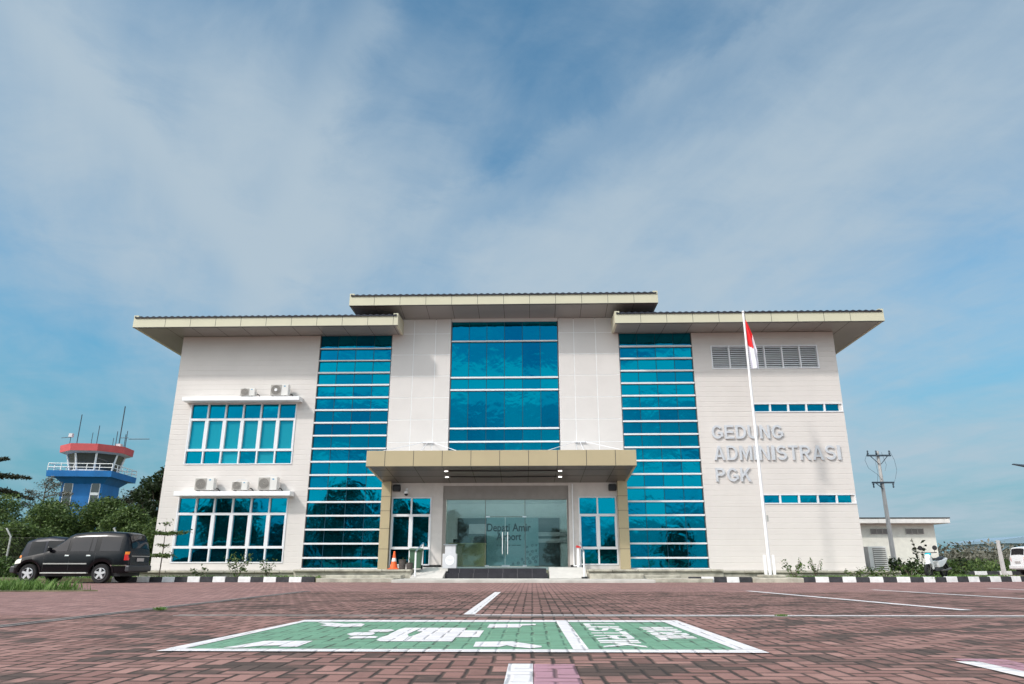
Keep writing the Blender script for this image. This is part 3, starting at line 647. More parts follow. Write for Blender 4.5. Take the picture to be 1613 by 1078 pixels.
for k in range(9):
    x = -6.29 + 1.235 * k
    sm = MB(); sm.box(x - .011, CY - .004, CZ0 + .01, x + .011, CY + .01, CZ1 - .005); sm.build('canopy_seam', 'seam', can)
    xi = -1.3 + (x + 1.3) * 0.965
    sf.hexa([(x - .012, CY + .11, soffz(CY + .11) - .004), (x + .012, CY + .11, soffz(CY + .11) - .004), (xi + .012, Y0 - .04, soffz(Y0 - .04) - .004), (xi - .012, Y0 - .04, soffz(Y0 - .04) - .004),
             (x - .012, CY + .11, soffz(CY + .11) + .01), (x + .012, CY + .11, soffz(CY + .11) + .01), (xi + .012, Y0 - .04, soffz(Y0 - .04) + .01), (xi - .012, Y0 - .04, soffz(Y0 - .04) + .01)])
for y in (31.05, 31.95):
    sf.hexa([(CX0 + .3, y - .012, soffz(y - .012) - .005), (CX1 - .3, y - .012, soffz(y - .012) - .005), (CX1 - .3, y + .012, soffz(y + .012) - .005), (CX0 + .3, y + .012, soffz(y + .012) - .005),
             (CX0 + .3, y - .012, soffz(y) + .01), (CX1 - .3, y - .012, soffz(y) + .01), (CX1 - .3, y + .012, soffz(y) + .01), (CX0 + .3, y + .012, soffz(y) + .01)])
sf.build('soffit_seam', 'seam', csof)
lip = MB(); lip.box(CX0 + .005, CY - .005, CZ0 - .03, CX1 - .005, CY + .09, CZ0 + .001); lip.build('canopy_edge', 'seam', can)
for x, y in ((-3.72, 31.12), (-3.78, 31.98), (1.25, 31.12), (1.28, 31.98)):
    z = soffz(y)
    l = MB(); l.lathe([(.10, -.035), (.10, 0.03)], (x, y, z), seg=20); lo = l.build('downlight', 'alu', csof)
    l = MB(); l.lathe([(.082, -.040), (.082, -.034)], (x, y, z), seg=20); l.build('lamp', 'lamp', lo)
cb = MB()
for y in (31.12, 31.98): cb.tube([(-3.62, y, soffz(y) - .02), (-1.2, y, soffz(y) - .035), (1.12, y, soffz(y) - .02)], .022, 6)
cb.build('lamp_cable', 'black', csof)
for sx in (-1, 1):
    xb = -1.28 + sx * 3.55
    r = MB(); r.box(xb - .25, Y0 - .09, 6.08, xb + .25, Y0 - .015, 6.14)
    for xe in (xb + sx * 2.1, xb + sx * .05, xb - sx * 1.85):
        r.tube([(xb + (xe - xb) * .12, Y0 - .05, 6.11), (xe, CY + .35, CZ1 - .05)], 0.014, 6)
    r.build('tie_rod', 'alu', can)
# glazed doors
YD = Y0 + 0.22
dg = MB()
for x0, x1, z0, z1 in ((-3.90, -2.125, .56, 3.50), (-2.105, -.315, 2.745, 3.50), (-.295, 1.60, .56, 3.50)):
    dg.box(x0, YD, z0, x1, YD + .012, z1)
gf = dg.build('entrance_glazing', 'door_glass', B)
for x0, x1, hx in ((-2.10, -1.215, -1.33), (-1.205, -.32, -1.09)):
    dd = MB(); dd.box(x0, YD, .58, x1, YD + .012, 2.725); do = dd.build('glass_door', 'door_glass', B)
    h = MB(); h.tube([(hx, YD - .07, 1.10), (hx, YD - .07, 2.06)], .020, 8); h.tube([(hx, YD - .07, 1.3), (hx, YD, 1.3)], .012, 6); h.tube([(hx, YD - .07, 1.9), (hx, YD, 1.9)], .012, 6)
    h.build('handle', 'chrome', do)
for x, z in ((-2.09, 2.71), (-.42, 2.71), (-2.12, .57), (-1.36, .57), (-1.18, .57), (-.42, .57)): pf = MB(); pf.box(x, YD - .015, z, x + .18, YD + .03, z + .06); pf.build('door_fitting', 'steel', gf)
pf = MB(); pf.box(-2.125, YD - .004, .56, -2.105, YD + .014, 3.5); pf.box(-.315, YD - .004, .56, -.295, YD + .014, 3.5); pf.box(-2.105, YD - .004, 2.725, -.315, YD + .014, 2.745); pf.build('glass_joint', 'dark_frame', gf)
# frosted film, its lettering and the ring pattern
pf = MB(); pf.box(-2.05, YD + .014, .60, -1.22, YD + .018, 2.70); pf.box(-1.20, YD + .014, .60, .30, YD + .018, 2.70); pf.build('frosted_film', 'film', gf)

def text_mesh(txt, bold=0.0, depth=0.0):
    cu = bpy.data.curves.new('t', 'FONT'); cu.body = txt; cu.size = 1; cu.offset = bold; cu.extrude = depth / 2; cu.resolution_u = 6
    o = bpy.data.objects.new('t', cu); COL.objects.link(o)
    dgp = bpy.context.evaluated_depsgraph_get(); me = bpy.data.meshes.new_from_object(o.evaluated_get(dgp))
    v = [tuple(x.co) for x in me.vertices]; f = [tuple(p.vertices) for p in me.polygons]
    bpy.data.objects.remove(o); bpy.data.curves.remove(cu); bpy.data.meshes.remove(me); return v, f
def fit(v, x0, x1, z0, z1):
    xs = [p[0] for p in v]; ys = [p[1] for p in v]
    a, b2 = min(xs), max(xs); c2, d2 = min(ys), max(ys)
    return [(x0 + (p[0] - a) / (b2 - a) * (x1 - x0), z0 + (p[1] - c2) / (d2 - c2) * (z1 - z0), p[2]) for p in v]
def islands(v, f):
    # weld coincident vertices first, then walk the faces
    key = {}; rep = []
    for i, p in enumerate(v):
        k = tuple(round(q, 5) for q in p); rep.append(key.setdefault(k, i))
    par = list(range(len(v)))
    def find(i):
        while par[i] != i: par[i] = par[par[i]]; i = par[i]
        return i
    for q in f:
        for i in q[1:]: par[find(rep[i])] = find(rep[q[0]])
    g = {}
    for q in f: g.setdefault(find(rep[q[0]]), []).append(q)
    return list(g.values())
for txt, x0, x1, z0, z1 in (('Depati Amir', -2.04, -.05, 1.98, 2.44), ('Airport', -1.60, -.48, 1.60, 2.03)):
    v, f_ = text_mesh(txt, 0.012, 0.0); v = fit(v, x0, x1, z0, z1); t = MB(); t.add([(x, YD - .003, z) for x, z, _ in v], f_)
    t.build('door_lettering', 'film_text', gf, fix=False)
for x0, x1 in ((-1.60, -1.52), (-1.46, -1.36), (-1.05, -.98), (-.92, -.72), (-.69, -.50)): t = MB(); t.box(x0, YD - .004, 1.475, x1, YD - .002, 1.50); t.build('small_lettering', 'film_text', gf)
rr = random.Random(11)
for i, (x, z, r_) in enumerate(((-.62, .72, .06), (-.35, .74, .06), (-.10, .76, .07), (.16, .78, .06), (-.45, .88, .05), (-.2, .92, .05), (.05, .93, .07), (-.08, 1.08, .05), (.2, 1.0, .05), (.02, 1.22, .05), (-.2, 1.20, .05), (.18, 1.25, .05), (.02, 1.48, .05), (-.22, 1.42, .04), (.2, 1.5, .04), (-.85, .68, .05))):
    rg = MB(); n = 18; vs = [(x + q * math.cos(2 * math.pi * k / n), YD - .003, z + q * math.sin(2 * math.pi * k / n)) for q in (r_, r_ * .62) for k in range(n)]
    rg.add(vs, [(k, (k + 1) % n, n + (k + 1) % n, n + k) for k in range(n)]); rg.build('ring_pattern', 'film_text', gf, fix=False)
# lobby behind the glass
lb = MB(); lb.box(-7, 38.5, .4, 4.5, 38.7, 4.3); lb.box(-7.2, Y0 + .4, .4, -7.0, 38.5, 4.3); lb.box(4.5, Y0 + .4, .4, 4.7, 38.5, 4.3); lb.box(-7, Y0 + .42, 3.75, 4.5, 38.5, 3.85); lb.box(-4.2, Y0 + .36, ZB, 1.75, 38.5, .555)
lob = lb.build('lobby', 'lobby', B)
for xa, xb in ((-3.9, -2.3), (.15, 1.45)): b = MB(); b.box(xa, 38.40, .56, xb, 38.498, 3.0); b.build('doorway', 'lobby_dark', lob)
for xa, za, xb, zb in ((-.3, 1.75, 2.2, 1.95), (-.3, 2.08, 2.2, 2.28), (-3.3, 2.2, -2.4, 2.7)): b = MB(); b.box(xa, 38.36, za, xb, 38.396, zb); b.build('wall_panel', 'grey', lob)
for x, y in ((-3.2, 33.95), (-1.7, 34.6), (.95, 33.95)):
    l = MB(); l.lathe([(.12, 3.70), (.12, 3.745)], (x, y, 0), seg=16); l.build('ceiling_lamp', 'lobby_lamp', lob)

# black tiled steps and the two ramps
st = thing('entrance_steps', 'black tiled steps leading up to the glass doors', 'steps', (-1.45, 31.8, 0.1))
b = MB(); b.box(-3.62, 31.75, .1, .60, 32.97, .50); b.box(-3.66, 31.35, .1, .66, 31.746, .315); 
for x in [-3.1 + .62 * i for i in range(6)]:
    b.box(x - .006, 31.347, .105, x + .006, 31.352, .31, 1); b.box(x - .006, 31.747, .32, x + .006, 31.752, .495, 1)
b.build('step', ['tile', 'grout'], st)
rl = thing('access_ramp', 'left concrete wheelchair ramp beside the black steps', 'ramp', (-4.3, 31.8, .1), 'concrete ramps flanking the steps')
b = MB(); b.prism([(30.5, .104), (32.96, .104), (32.96, .54), (32.4, .54), (30.5, .14)], -5.02, -3.68, 'x'); b.build('slab', 'ramp', rl, bevel=.01)
rr_ = thing('access_ramp', 'right concrete wheelchair ramp beside the black steps', 'ramp', (1.4, 31.8, .1), 'concrete ramps flanking the steps')
b = MB(); b.prism([(30.7, .104), (32.96, .104), (32.96, .54), (32.0, .54), (30.7, .14)], .72, 2.28, 'x'); b.build('slab', 'ramp', rr_, bevel=.01)
for x, lab, gs in ((-4.85, 'white post handrail running up the left ramp beside the green bin', 1), (2.14, 'white post handrail running up the right ramp beside the right entrance window', -1)):
    t = thing('handrail', lab, 'handrail', (x, 30.75, .1), 'handrails of the entrance ramps')
    b = MB(); b.tube([(x, 30.75, .1), (x, 30.75, 1.14)], .038, 10); b.build('front_post', 'white', t, smooth=40)
    b = MB(); b.tube([(x, 32.7, .54), (x, 32.7, 1.55)], .034, 10); b.build('rear_post', 'white', t, smooth=40)
    b = MB(); b.tube([(x, 30.70, 1.16), (x, 32.75, 1.58)], .034, 10); b.build('rail', 'steel', t, smooth=40)
    b = MB(); b.box(x - .12, 30.60, .105, x + .12, 30.9, .17); b.build('base_plate', 'black', t)

# letters on the wall
sg = thing('wall_sign', 'raised steel letters reading GEDUNG ADMINISTRASI PGK on the white wall', 'sign', (11, Y0 - .05, 4.2))
ADV = dict(O=.80, B=.72, L=.62, G=.80, E=.66, D=.74, U=.72, N=.72, A=.76, M=.86, I=.22, S=.68, T=.64, R=.72, P=.66, K=.74)
def bold_letter(b, ch, x0, x1, z0, z1, s, y0, y1):
    """one heavy sans-serif capital, its strokes butted together"""
    Wd, H = x1 - x0, z1 - z0
    def P(*pts, dep=0.0): b.prism([(x0 + x, z0 + z) for x, z in pts], y0 - dep * min(1.0, (y1 - y0) / .05), y1, 'y')
    def bar(xa, za, xb, zb, dep=0.0): P((xa, za), (xb, za), (xb, zb), (xa, zb), dep=dep)
    def ring(cx, cz, rx_, rz_, a0, a1, dep=0.0, n=16):
        for i in range(n):
            t0, t1 = R(a0 + (a1 - a0) * i / n), R(a0 + (a1 - a0) * (i + 1) / n)
            P((cx + rx_ * math.cos(t0), cz + rz_ * math.sin(t0)), (cx + rx_ * math.cos(t1), cz + rz_ * math.sin(t1)), (cx + (rx_ - s) * math.cos(t1), cz + (rz_ - s) * math.sin(t1)), (cx + (rx_ - s) * math.cos(t0), cz + (rz_ - s) * math.sin(t0)), dep=dep)
    m_ = H / 2
    if ch == 'I': bar(0, 0, Wd, H)
    elif ch == 'E': bar(0, 0, s, H); bar(s, 0, Wd, s); bar(s, H - s, Wd * .97, H); bar(s, m_ - s / 2, Wd * .92, m_ + s / 2)
    elif ch == 'T': bar(0, H - s, Wd, H); bar(Wd / 2 - s / 2, 0, Wd / 2 + s / 2, H - s)
    elif ch == 'N': bar(0, 0, s, H); bar(Wd - s, 0, Wd, H); P((s, H), (s, H - 1.55 * s), (Wd - s, 0), (Wd - s, 1.55 * s))
    elif ch == 'M': P((0, 0), (s, 0), (s, H * .72), (Wd / 2, 0.0), (Wd - s, H * .72), (Wd - s, 0), (Wd, 0), (Wd, H), (Wd - 1.3 * s, H), (Wd / 2, H * .36), (1.3 * s, H), (0, H))
    elif ch == 'A':
        P((0, 0), (1.05 * s, 0), (Wd / 2, H * .80), (Wd / 2, H), (Wd / 2 - .55 * s, H)); P((Wd, 0), (Wd / 2 + .55 * s, H), (Wd / 2, H), (Wd / 2, H * .80), (Wd - 1.05 * s, 0))
        bar(Wd * .30, H * .20, Wd * .70, H * .20 + s * .95, dep=-.004)
    elif ch == 'U': r_ = Wd / 2; bar(0, r_, s, H); bar(Wd - s, r_, Wd, H); ring(r_, r_, r_, r_, 180, 360)
    elif ch == 'D': bar(0, 0, s, H); rx_ = Wd * .55; bar(s, 0, Wd - rx_, s); bar(s, H - s, Wd - rx_, H); ring(Wd - rx_, m_, rx_, m_, -90, 90)
    elif ch in 'PR':
        bar(0, 0, s, H); r_ = H * .29; bar(s, H - s, Wd - r_, H); bar(s, H - 2 * r_, Wd - r_, H - 2 * r_ + s); ring(Wd - r_, H - r_, r_, r_, -90, 90)
        if ch == 'R': P((Wd * .42, H - 2 * r_), (Wd * .42 + 1.1 * s, H - 2 * r_), (Wd * 1.02, 0), (Wd * 1.02 - 1.25 * s, 0))
    elif ch == 'K': bar(0, 0, s, H); P((s, H * .30), (s, H * .56), (Wd - 1.3 * s, H), (Wd, H)); P((Wd * .40, H * .52), (Wd * .55, H * .66), (Wd * 1.02, 0), (Wd * 1.02 - 1.3 * s, 0), dep=-.004)
    elif ch == 'G':
        ring(Wd / 2, m_, Wd / 2, m_, 38, 318, n=28); bar(Wd * .55, m_ - s * .9, Wd, m_ + s * .05); bar(Wd - s, H * .16, Wd, m_ - s * .9, dep=-.003)
    elif ch == 'O': ring(Wd / 2, m_, Wd / 2, m_, 0, 360, n=28)
    elif ch == 'L': bar(0, 0, s, H); bar(s, 0, Wd, s)
    elif ch == 'B':
        r_ = (H + s) / 4; bar(0, 0, s, H); bar(s, H - s, Wd - r_, H); bar(s, m_ - s / 2, Wd - r_, m_ + s / 2); bar(s, 0, Wd - r_, s)
        ring(Wd - r_, H - r_, r_, r_, -90, 90); ring(Wd - r_, r_, r_, r_, -90, 90, dep=-.0008)
    elif ch == 'S':
        r_ = (H + s) / 4; rx_ = Wd / 2
        ring(rx_, H - r_, rx_, r_, 25, 270, n=20); ring(rx_, r_, rx_, r_, -155, 90, dep=-.003, n=20)
for txt, x0, x1, z0, z1 in (('GEDUNG', 8.40, 11.68, 6.22, 6.86), ('ADMINISTRASI', 8.42, 14.20, 5.23, 5.90), ('PGK', 8.42, 10.02, 4.26, 4.88)):
    gap = .14; tot = sum(ADV[c_] for c_ in txt) + gap * (len(txt) - 1); k = (x1 - x0) / tot; x = x0
    for c_ in txt:
        t = MB(); bold_letter(t, c_, x, x + ADV[c_] * k, z0, z1, .104, Y0 - .070, Y0 - .020); t.build('letter', 'letter', sg); x += (ADV[c_] + gap) * k

# ------------------------------------------------------------------ rotated words in the painted bay
b = MB()
for txt, xa, xb, ya, yb in (('LISTRIK', .56, .90, 8.42, 6.05), ('MOBIL', 1.11, 1.45, 7.96, 6.62)):
    L_, H_ = ya - yb, xb - xa; gap = .13; k = L_ / (sum(ADV[c_] for c_ in txt) + gap * (len(txt) - 1)); x = 0.0
    for c_ in txt:
        t = MB(); bold_letter(t, c_, x, x + ADV[c_] * k, 0.0, H_, .060, -.003, 0.0); x += (ADV[c_] + gap) * k
        b.add([(xa + pz_, ya - px2, .006 - py2) for px2, py2, pz_ in t.v], t.f)
struct(b.build('bay_lettering_marking', 'p_white', fix=True))

# ------------------------------------------------------------------ outdoor units on the hoods
def ac_unit(label, x, z, w_, h_, d_=.30, y=Y0 - .50, logo=True, hub=False, hose=False):
    t = thing('outdoor_unit', label, 'air conditioner', (x + w_ / 2, y + d_ / 2, z), 'air conditioner units on the window hoods')
    b = MB(); b.box(x, y, z + .03, x + w_, y + d_, z + h_); b.build('casing', 'ac', t, bevel=.015)
    gw = w_ * .62
    b = MB(); b.box(x + .02, y - .012, z + .05, x + gw, y + .002, z + h_ - .02); b.build('front_grille', 'ac_grille', t)
    cx_, cz_, r_ = x + gw * .52, z + .03 + (h_ - .03) * .5, min(gw, h_) * .43
    b = MB(); b.lathe([(r_, -.016), (r_, -.011)], (cx_, y, cz_), 'y', 28); fan = b.build('fan', 'ac_dark', t)
    b = MB()
    for q in (1.0, .8, .6, .4): b.lathe([(r_ * q, -.028), (r_ * q, -.018), (r_ * q - .012, -.018), (r_ * q - .012, -.028), (r_ * q, -.028)], (cx_, y, cz_), 'y', 28, cap=False)
    for k in range(10):
        a = math.pi * k / 10; b.tube([(cx_ - r_ * math.cos(a), y - .022, cz_ - r_ * math.sin(a)), (cx_ + r_ * math.cos(a), y - .022, cz_ + r_ * math.sin(a))], .004, 4)
    b.build('fan_guard', 'ac_grille', fan)
    if hub: b = MB(); b.lathe([(.07, -.045), (.075, -.03)], (cx_, y, cz_), 'y', 16); b.build('hub', 'white', fan)
    b = MB(); b.box(x + w_, y + .10, z + .10, x + w_ + .05, y + d_ - .03, z + h_ * .6); b.build('valve_cover', 'ac', t)
    b = MB(); b.tube([(x + w_ + .03, y + .2, z + .14), (x + w_ + .13, y + .22, z + .12), (x + w_ + .16, y + .3, z + .05), (x + w_ + .15, y + .42, z + .03)], .022, 8); b.build('pipe', 'black', t, smooth=40)
    for fx_ in (x + .08, x + w_ - .16): b = MB(); b.box(fx_, y - .0, z, fx_ + .08, y + d_, z + .03); b.build('foot', 'ac_dark', t)
    if logo: b = MB(); b.box(x + w_ * .74, y - .003, z + h_ * .80, x + w_ * .84, y + .002, z + h_ * .88); b.build('logo', 'logo_blue', t)
    if hose: b = MB(); b.tube([(x + w_ * .5 + .32 * math.cos(R(a)), y + d_ - .05, z + h_ - .06 + .17 * math.sin(R(a))) for a in range(10, 171, 16)], .012, 6); b.build('hose', 'lightgrey', t, smooth=40)
H1, H2 = 8.275, 3.865
ac_unit('small air conditioner unit alone on the middle of the upper window hood', -13.82, H1, .70, .40, .27)
ac_unit('large air conditioner unit with a white fan hub on the upper hood', -12.38, H1, .86, .58, hub=True)
ac_unit('large air conditioner unit leftmost on the lower window hood', -15.42, H2, .88, .59, .33)
ac_unit('small air conditioner unit between two large ones on the lower window hood', -13.70, H2, .72, .43, .27, hose=True)
ac_unit('large air conditioner unit under a looped hose, rightmost on the lower hood', -12.50, H2, .88, .62, .33, hose=True)

# ------------------------------------------------------------------ small things at the entrance
for x, lab in ((-6.36, 'black wall loudspeaker under the left end of the canopy'), (3.50, 'black wall loudspeaker under the right end of the canopy')):
    t = thing('loudspeaker', lab, 'speaker', (x + .17, Y0 - .12, 3.84), 'loudspeakers under the canopy')
    b = MB(); b.box(x, Y0 - .20, 3.85, x + .36, Y0 - .05, 4.16); b.build('cabinet', 'black', t, bevel=.05)
    b = MB(); b.box(x + .10, Y0 - .05, 3.95, x + .26, Y0 - .02, 4.05); b.build('bracket', 'dark_frame', t)
t = thing('security_camera', 'white dome security camera beside the left loudspeaker', 'camera', (-5.72, Y0 - .1, 3.7))
b = MB(); b.box(-5.78, Y0 - .05, 3.88, -5.68, Y0 - .02, 4.0); b.tube([(-5.73, Y0 - .04, 3.94), (-5.73, Y0 - .15, 3.94), (-5.73, Y0 - .15, 3.84)], .02, 8); b.build('bracket', 'white', t)
b = MB(); b.lathe([(.09, .10), (.095, 0.0)], (-5.73, Y0 - .15, 3.75), seg=18); b.build('housing', 'white', t, smooth=40)
b = MB(); b.lathe([(.085, 0), (.08, -.05), (.05, -.09), (.01, -.10)], (-5.73, Y0 - .15, 3.75), seg=18); b.build('dome', 'black', t, smooth=60)
t = thing('traffic_cone', 'orange traffic cone with a white reflective band by the left gold pillar', 'traffic cone', (-5.85, 31.3, .46))
b = MB(); b.prism([(-6.08, 31.08), (-5.62, 31.08), (-5.62, 31.52), (-6.08, 31.52)], .462, .50); b.build('foot', 'orange', t, bevel=.02)
b = MB(); b.lathe([(.17, .50), (.105, .78)], (-5.85, 31.3, 0), seg=24); b.lathe([(.075, .92), (.035, 1.19), (.02, 1.2)], (-5.85, 31.3, 0), seg=24); b.build('body', 'orange', t, smooth=40)
b = MB(); b.lathe([(.107, .78), (.077, .92)], (-5.85, 31.3, 0), seg=24); b.build('band', 'kerb_w', t, smooth=40)
# pots
def strap_leaves(b, x, y, z, n, L, rr, spread=.5):
    for i in range(n):
        a = rr.uniform(0, 6.28); s = rr.uniform(.15, spread); l = L * rr.uniform(.6, 1.1); wd = .016
        p0 = Vector((x + rr.uniform(-.05, .05), y + rr.uniform(-.05, .05), z)); dirv = Vector((math.cos(a) * s, math.sin(a) * s, 1)).normalized()
        p1 = p0 + dirv * l * .55; p2 = p0 + dirv * l + Vector((math.cos(a), math.sin(a), -.3)) * l * .12
        sd = Vector((-math.sin(a), math.cos(a), 0)) * wd
        b.add([p0 - sd, p0 + sd, p1 + sd * .9, p1 - sd * .9, p2], [(0, 1, 2, 3), (3, 2, 4)])
rr = random.Random(3)
for x, h_, lab, lf in ((-5.50, .40, 'tall dark planter with bare stems standing beside the traffic cone', 0), (-5.18, .27, 'low dark planter with spiky green leaves beside the green bin', 1)):
    t = thing('plant_pot', lab, 'planter', (x, 31.35, .46), 'dark planters by the left window')
    b = MB(); b.lathe([(.13, .462), (.165, .462 + h_), (.14, .462 + h_), (.12, .462 + h_ - .05)], (x, 31.35, 0), seg=20); b.build('pot', 'pot', t, smooth=40)
    b = MB(); strap_leaves(b, x, 31.35, .40 + h_, 16 if lf else 7, .34 if lf else .18, rr); b.build('leaves', 'leaf_light' if lf else 'leaf_dark', t, fix=False)
t = thing('wheeled_bin', 'green wheeled rubbish bin standing behind the left handrail', 'bin', (-4.98, 32.1, .46))
t.location = (-4.98, 31.5, .46)
b = MB(); b.hexa([(-5.15, 31.3, .50), (-4.75, 31.3, .50), (-4.75, 31.72, .50), (-5.15, 31.72, .50), (-5.20, 31.26, 1.22), (-4.70, 31.26, 1.22), (-4.70, 31.78, 1.22), (-5.20, 31.78, 1.22)]); b.build('body', 'bin', t, bevel=.02)
b = MB(); b.prism([(31.2, 1.221), (31.82, 1.221), (31.82, 1.28), (31.5, 1.32), (31.2, 1.28)], -5.23, -4.67, 'x'); b.build('lid', 'bin', t, bevel=.015)
for x in (-5.2, -4.76): b = MB(); b.lathe([(.09, 0), (.09, .06)], (x, 31.74, .551), 'x', 16); b.build('wheel', 'black', t)
# kiosk
t = thing('sanitiser_stand', 'grey pedestal stand with a round white emblem left of the black steps', 'stand', (-3.55, 31.9, .5))
b = MB(); b.box(-3.85, 31.75, .50, -3.24, 32.1, 1.10); b.build('base', 'lightgrey', t, bevel=.015)
b = MB(); b.box(-3.76, 31.85, 1.102, -3.30, 32.08, 1.46); b.build('upper_box', 'lightgrey', t, bevel=.015)
b = MB(); b.box(-3.82, 31.80, 1.462, -3.26, 32.12, 1.50); b.build('top', 'steel', t)
b = MB(); b.lathe([(.20, -.012), (.20, -.002)], (-3.53, 31.75, .83), 'y', 28); e_ = b.build('emblem', 'white', t)
b = MB(); b.box(-3.66, 31.735, .845, -3.40, 31.7375, .862); b.box(-3.62, 31.735, .81, -3.44, 31.7375, .822); b.build('emblem_line', 'lightgrey', e_)
b = MB(); b.box(-3.90, 31.7, .38, -3.60, 32.3, .498); tag(b.build('stand_plinth', 'ramp'), 'low concrete plinth under the grey pedestal stand', 'plinth')
# downpipe & small red cap right of the door
t = thing('downpipe', 'slim white pipe running up the wall right of the glass doors', 'pipe', (1.86, Y0 - .06, .56))
b = MB(); b.tube([(1.86, Y0 - .06, .58), (1.86, Y0 - .06, 4.18)], .03, 10); b.build('pipe', 'white', t, smooth=40)
b = MB(); b.tube([(1.86, Y0 - .06, .60), (1.95, Y0 - .12, .60), (2.06, Y0 - .1, .62)], .03, 10); b.build('elbow', 'white', t, smooth=40)
t = thing('fire_post', 'short white post with a red cap beside the right ramp handrail', 'post', (2.02, 32.55, .54))
b = MB(); b.box(1.97, 32.5, .545, 2.07, 32.6, 1.36); b.build('post', 'white', t)
b = MB(); b.prism([(1.93, 1.362), (2.20, 1.362), (2.20, 1.385), (1.96, 1.47)], 32.47, 32.63, 'y'); b.build('cap', 'red_plastic', t)
t = thing('reception_desk', 'curved ribbed wooden reception desk behind the left entrance glass', 'desk', (-2.95, 34.8, .56))
b = MB(); pts = [(-3.85, 34.3)] + [(-3.85 + 1.3 * i / 8, 34.3) for i in range(1, 9)] + arc(-2.55, 34.62, .32, -90, 0, 6)[1:] + [(-2.23, 35.3)]
n = 0
for (xa, ya), (xb, yb) in zip(pts, pts[1:]):
    L = math.hypot(xb - xa, yb - ya); k = max(1, round(L / .055))
    for i in range(k):
        u = (i + .5) / k; b.lathe([(.024, .57), (.024, 1.58)], (xa + (xb - xa) * u, ya + (yb - ya) * u, 0), seg=8)
b.build('ribbed_front', 'wood', t)
b = MB(); b.prism([(-3.9, 34.25)] + [(-2.5, 34.25)] + arc(-2.55, 34.62, .37, -80, 0, 6) + [(-2.18, 35.3), (-3.9, 35.3)], 1.582, 1.62); b.build('top', 'wood', t)
for x, k, lab in ((-3.55, .18, 'dark box on the left of the reception desk'), (-2.85, .22, 'dark potted plant on the reception desk behind the glass')):
    t = thing('desk_box' if k == .18 else 'desk_plant', lab, 'box' if k == .18 else 'plant', (x, 34.6, 1.62))
    if k == .18: b = MB(); b.box(x - .15, 34.5, 1.625, x + .15, 34.75, 1.80); b.build('box', 'black', t, bevel=.01)
    else:
        b = MB(); b.lathe([(.06, 1.625), (.09, 1.75)], (x, 34.6, 0), seg=14); b.build('pot', 'pot', t)
        b = MB(); strap_leaves(b, x, 34.6, 1.74, 26, .28, rr, 1.2); b.build('leaves', 'leaf_dark', t, fix=False)

# ------------------------------------------------------------------ flagpole and flag
FX, FY = 9.40, 29.7
t = thing('flagpole', 'tall white flagpole with two side posts on a concrete block', 'flagpole', (FX, FY, .27))
b = MB(); b.tube([(FX, FY, .27), (FX, FY, 4.2), (FX, FY, 11.26)], [.066, .060, .042], 14); b.build('pole', 'white', t, smooth=40)
b = MB(); b.lathe([(.055, 0), (.07, .03), (.03, .08), (.005, .09)], (FX, FY, 11.26), seg=14); b.build('finial', 'white', t, smooth=50)
for sx in (-1, 1): b = MB(); b.box(FX + sx * .17 - .045, FY - .06, .27, FX + sx * .17 + .045, FY + .06, 1.02); b.build('side_post', 'white', t, bevel=.01)
b = MB(); b.box(FX + .06, FY - .12, 2.3, FX + .12, FY - .06, 2.55); b.build('cleat', 'galv', t)
b = MB(); b.box(8.42, 28.55, -.04, 10.28, 30.05, .17); b.box(8.95, 29.25, .17, 9.85, 30.0, .27); tag(b.build('flagpole_plinth', 'old_concrete', bevel=.03), 'weathered concrete block interrupting the kerb under the flagpole', 'plinth')
zz = [10.88, 10.2, 9.75, 9.5, 9.3, 8.98, 8.68]; rx = [.03, .24, .33, .39, .37, .40, .38]
red_hi = [.03, .24, .22, .25, .0, 0, 0]
def lerp(z, arr): return float(np.interp(-z, [-q for q in zz], arr))
t = thing('flag', 'limp red and white flag hanging from the top of the flagpole', 'flag', (FX + .06, FY, 9.6))
fm = [MB(), MB()]; nz, nu = 48, 16
for i in range(nz):
    for j in range(nu):
        q = []
        for a, c2 in ((i, j), (i + 1, j), (i + 1, j + 1), (i, j + 1)):
            z = zz[0] + (zz[-1] - zz[0]) * a / nz; u = c2 / nu; xr = lerp(z, rx)
            q.append((FX + .055 + u * xr, FY + .07 * math.sin(u * 9.0 + z * 1.3) * min(1, (10.9 - z)) - .02, z + .03 * math.sin(u * 3)))
        zc = zz[0] + (zz[-1] - zz[0]) * (i + .5) / nz; uc = (j + .5) / nu * lerp(zc, rx)
        edge = 9.78 - uc * 1.2
        k = 0 if (zc > edge and uc < lerp(zc, [.03, .24, .21, .22, .24, 0, 0])) else 1
        fm[k].add(q, [(0, 1, 2, 3)])
fm[0].build('red_half', 'red', t, smooth=80, fix=False); fm[1].build('white_half', 'flag_white', t, smooth=80, fix=False)

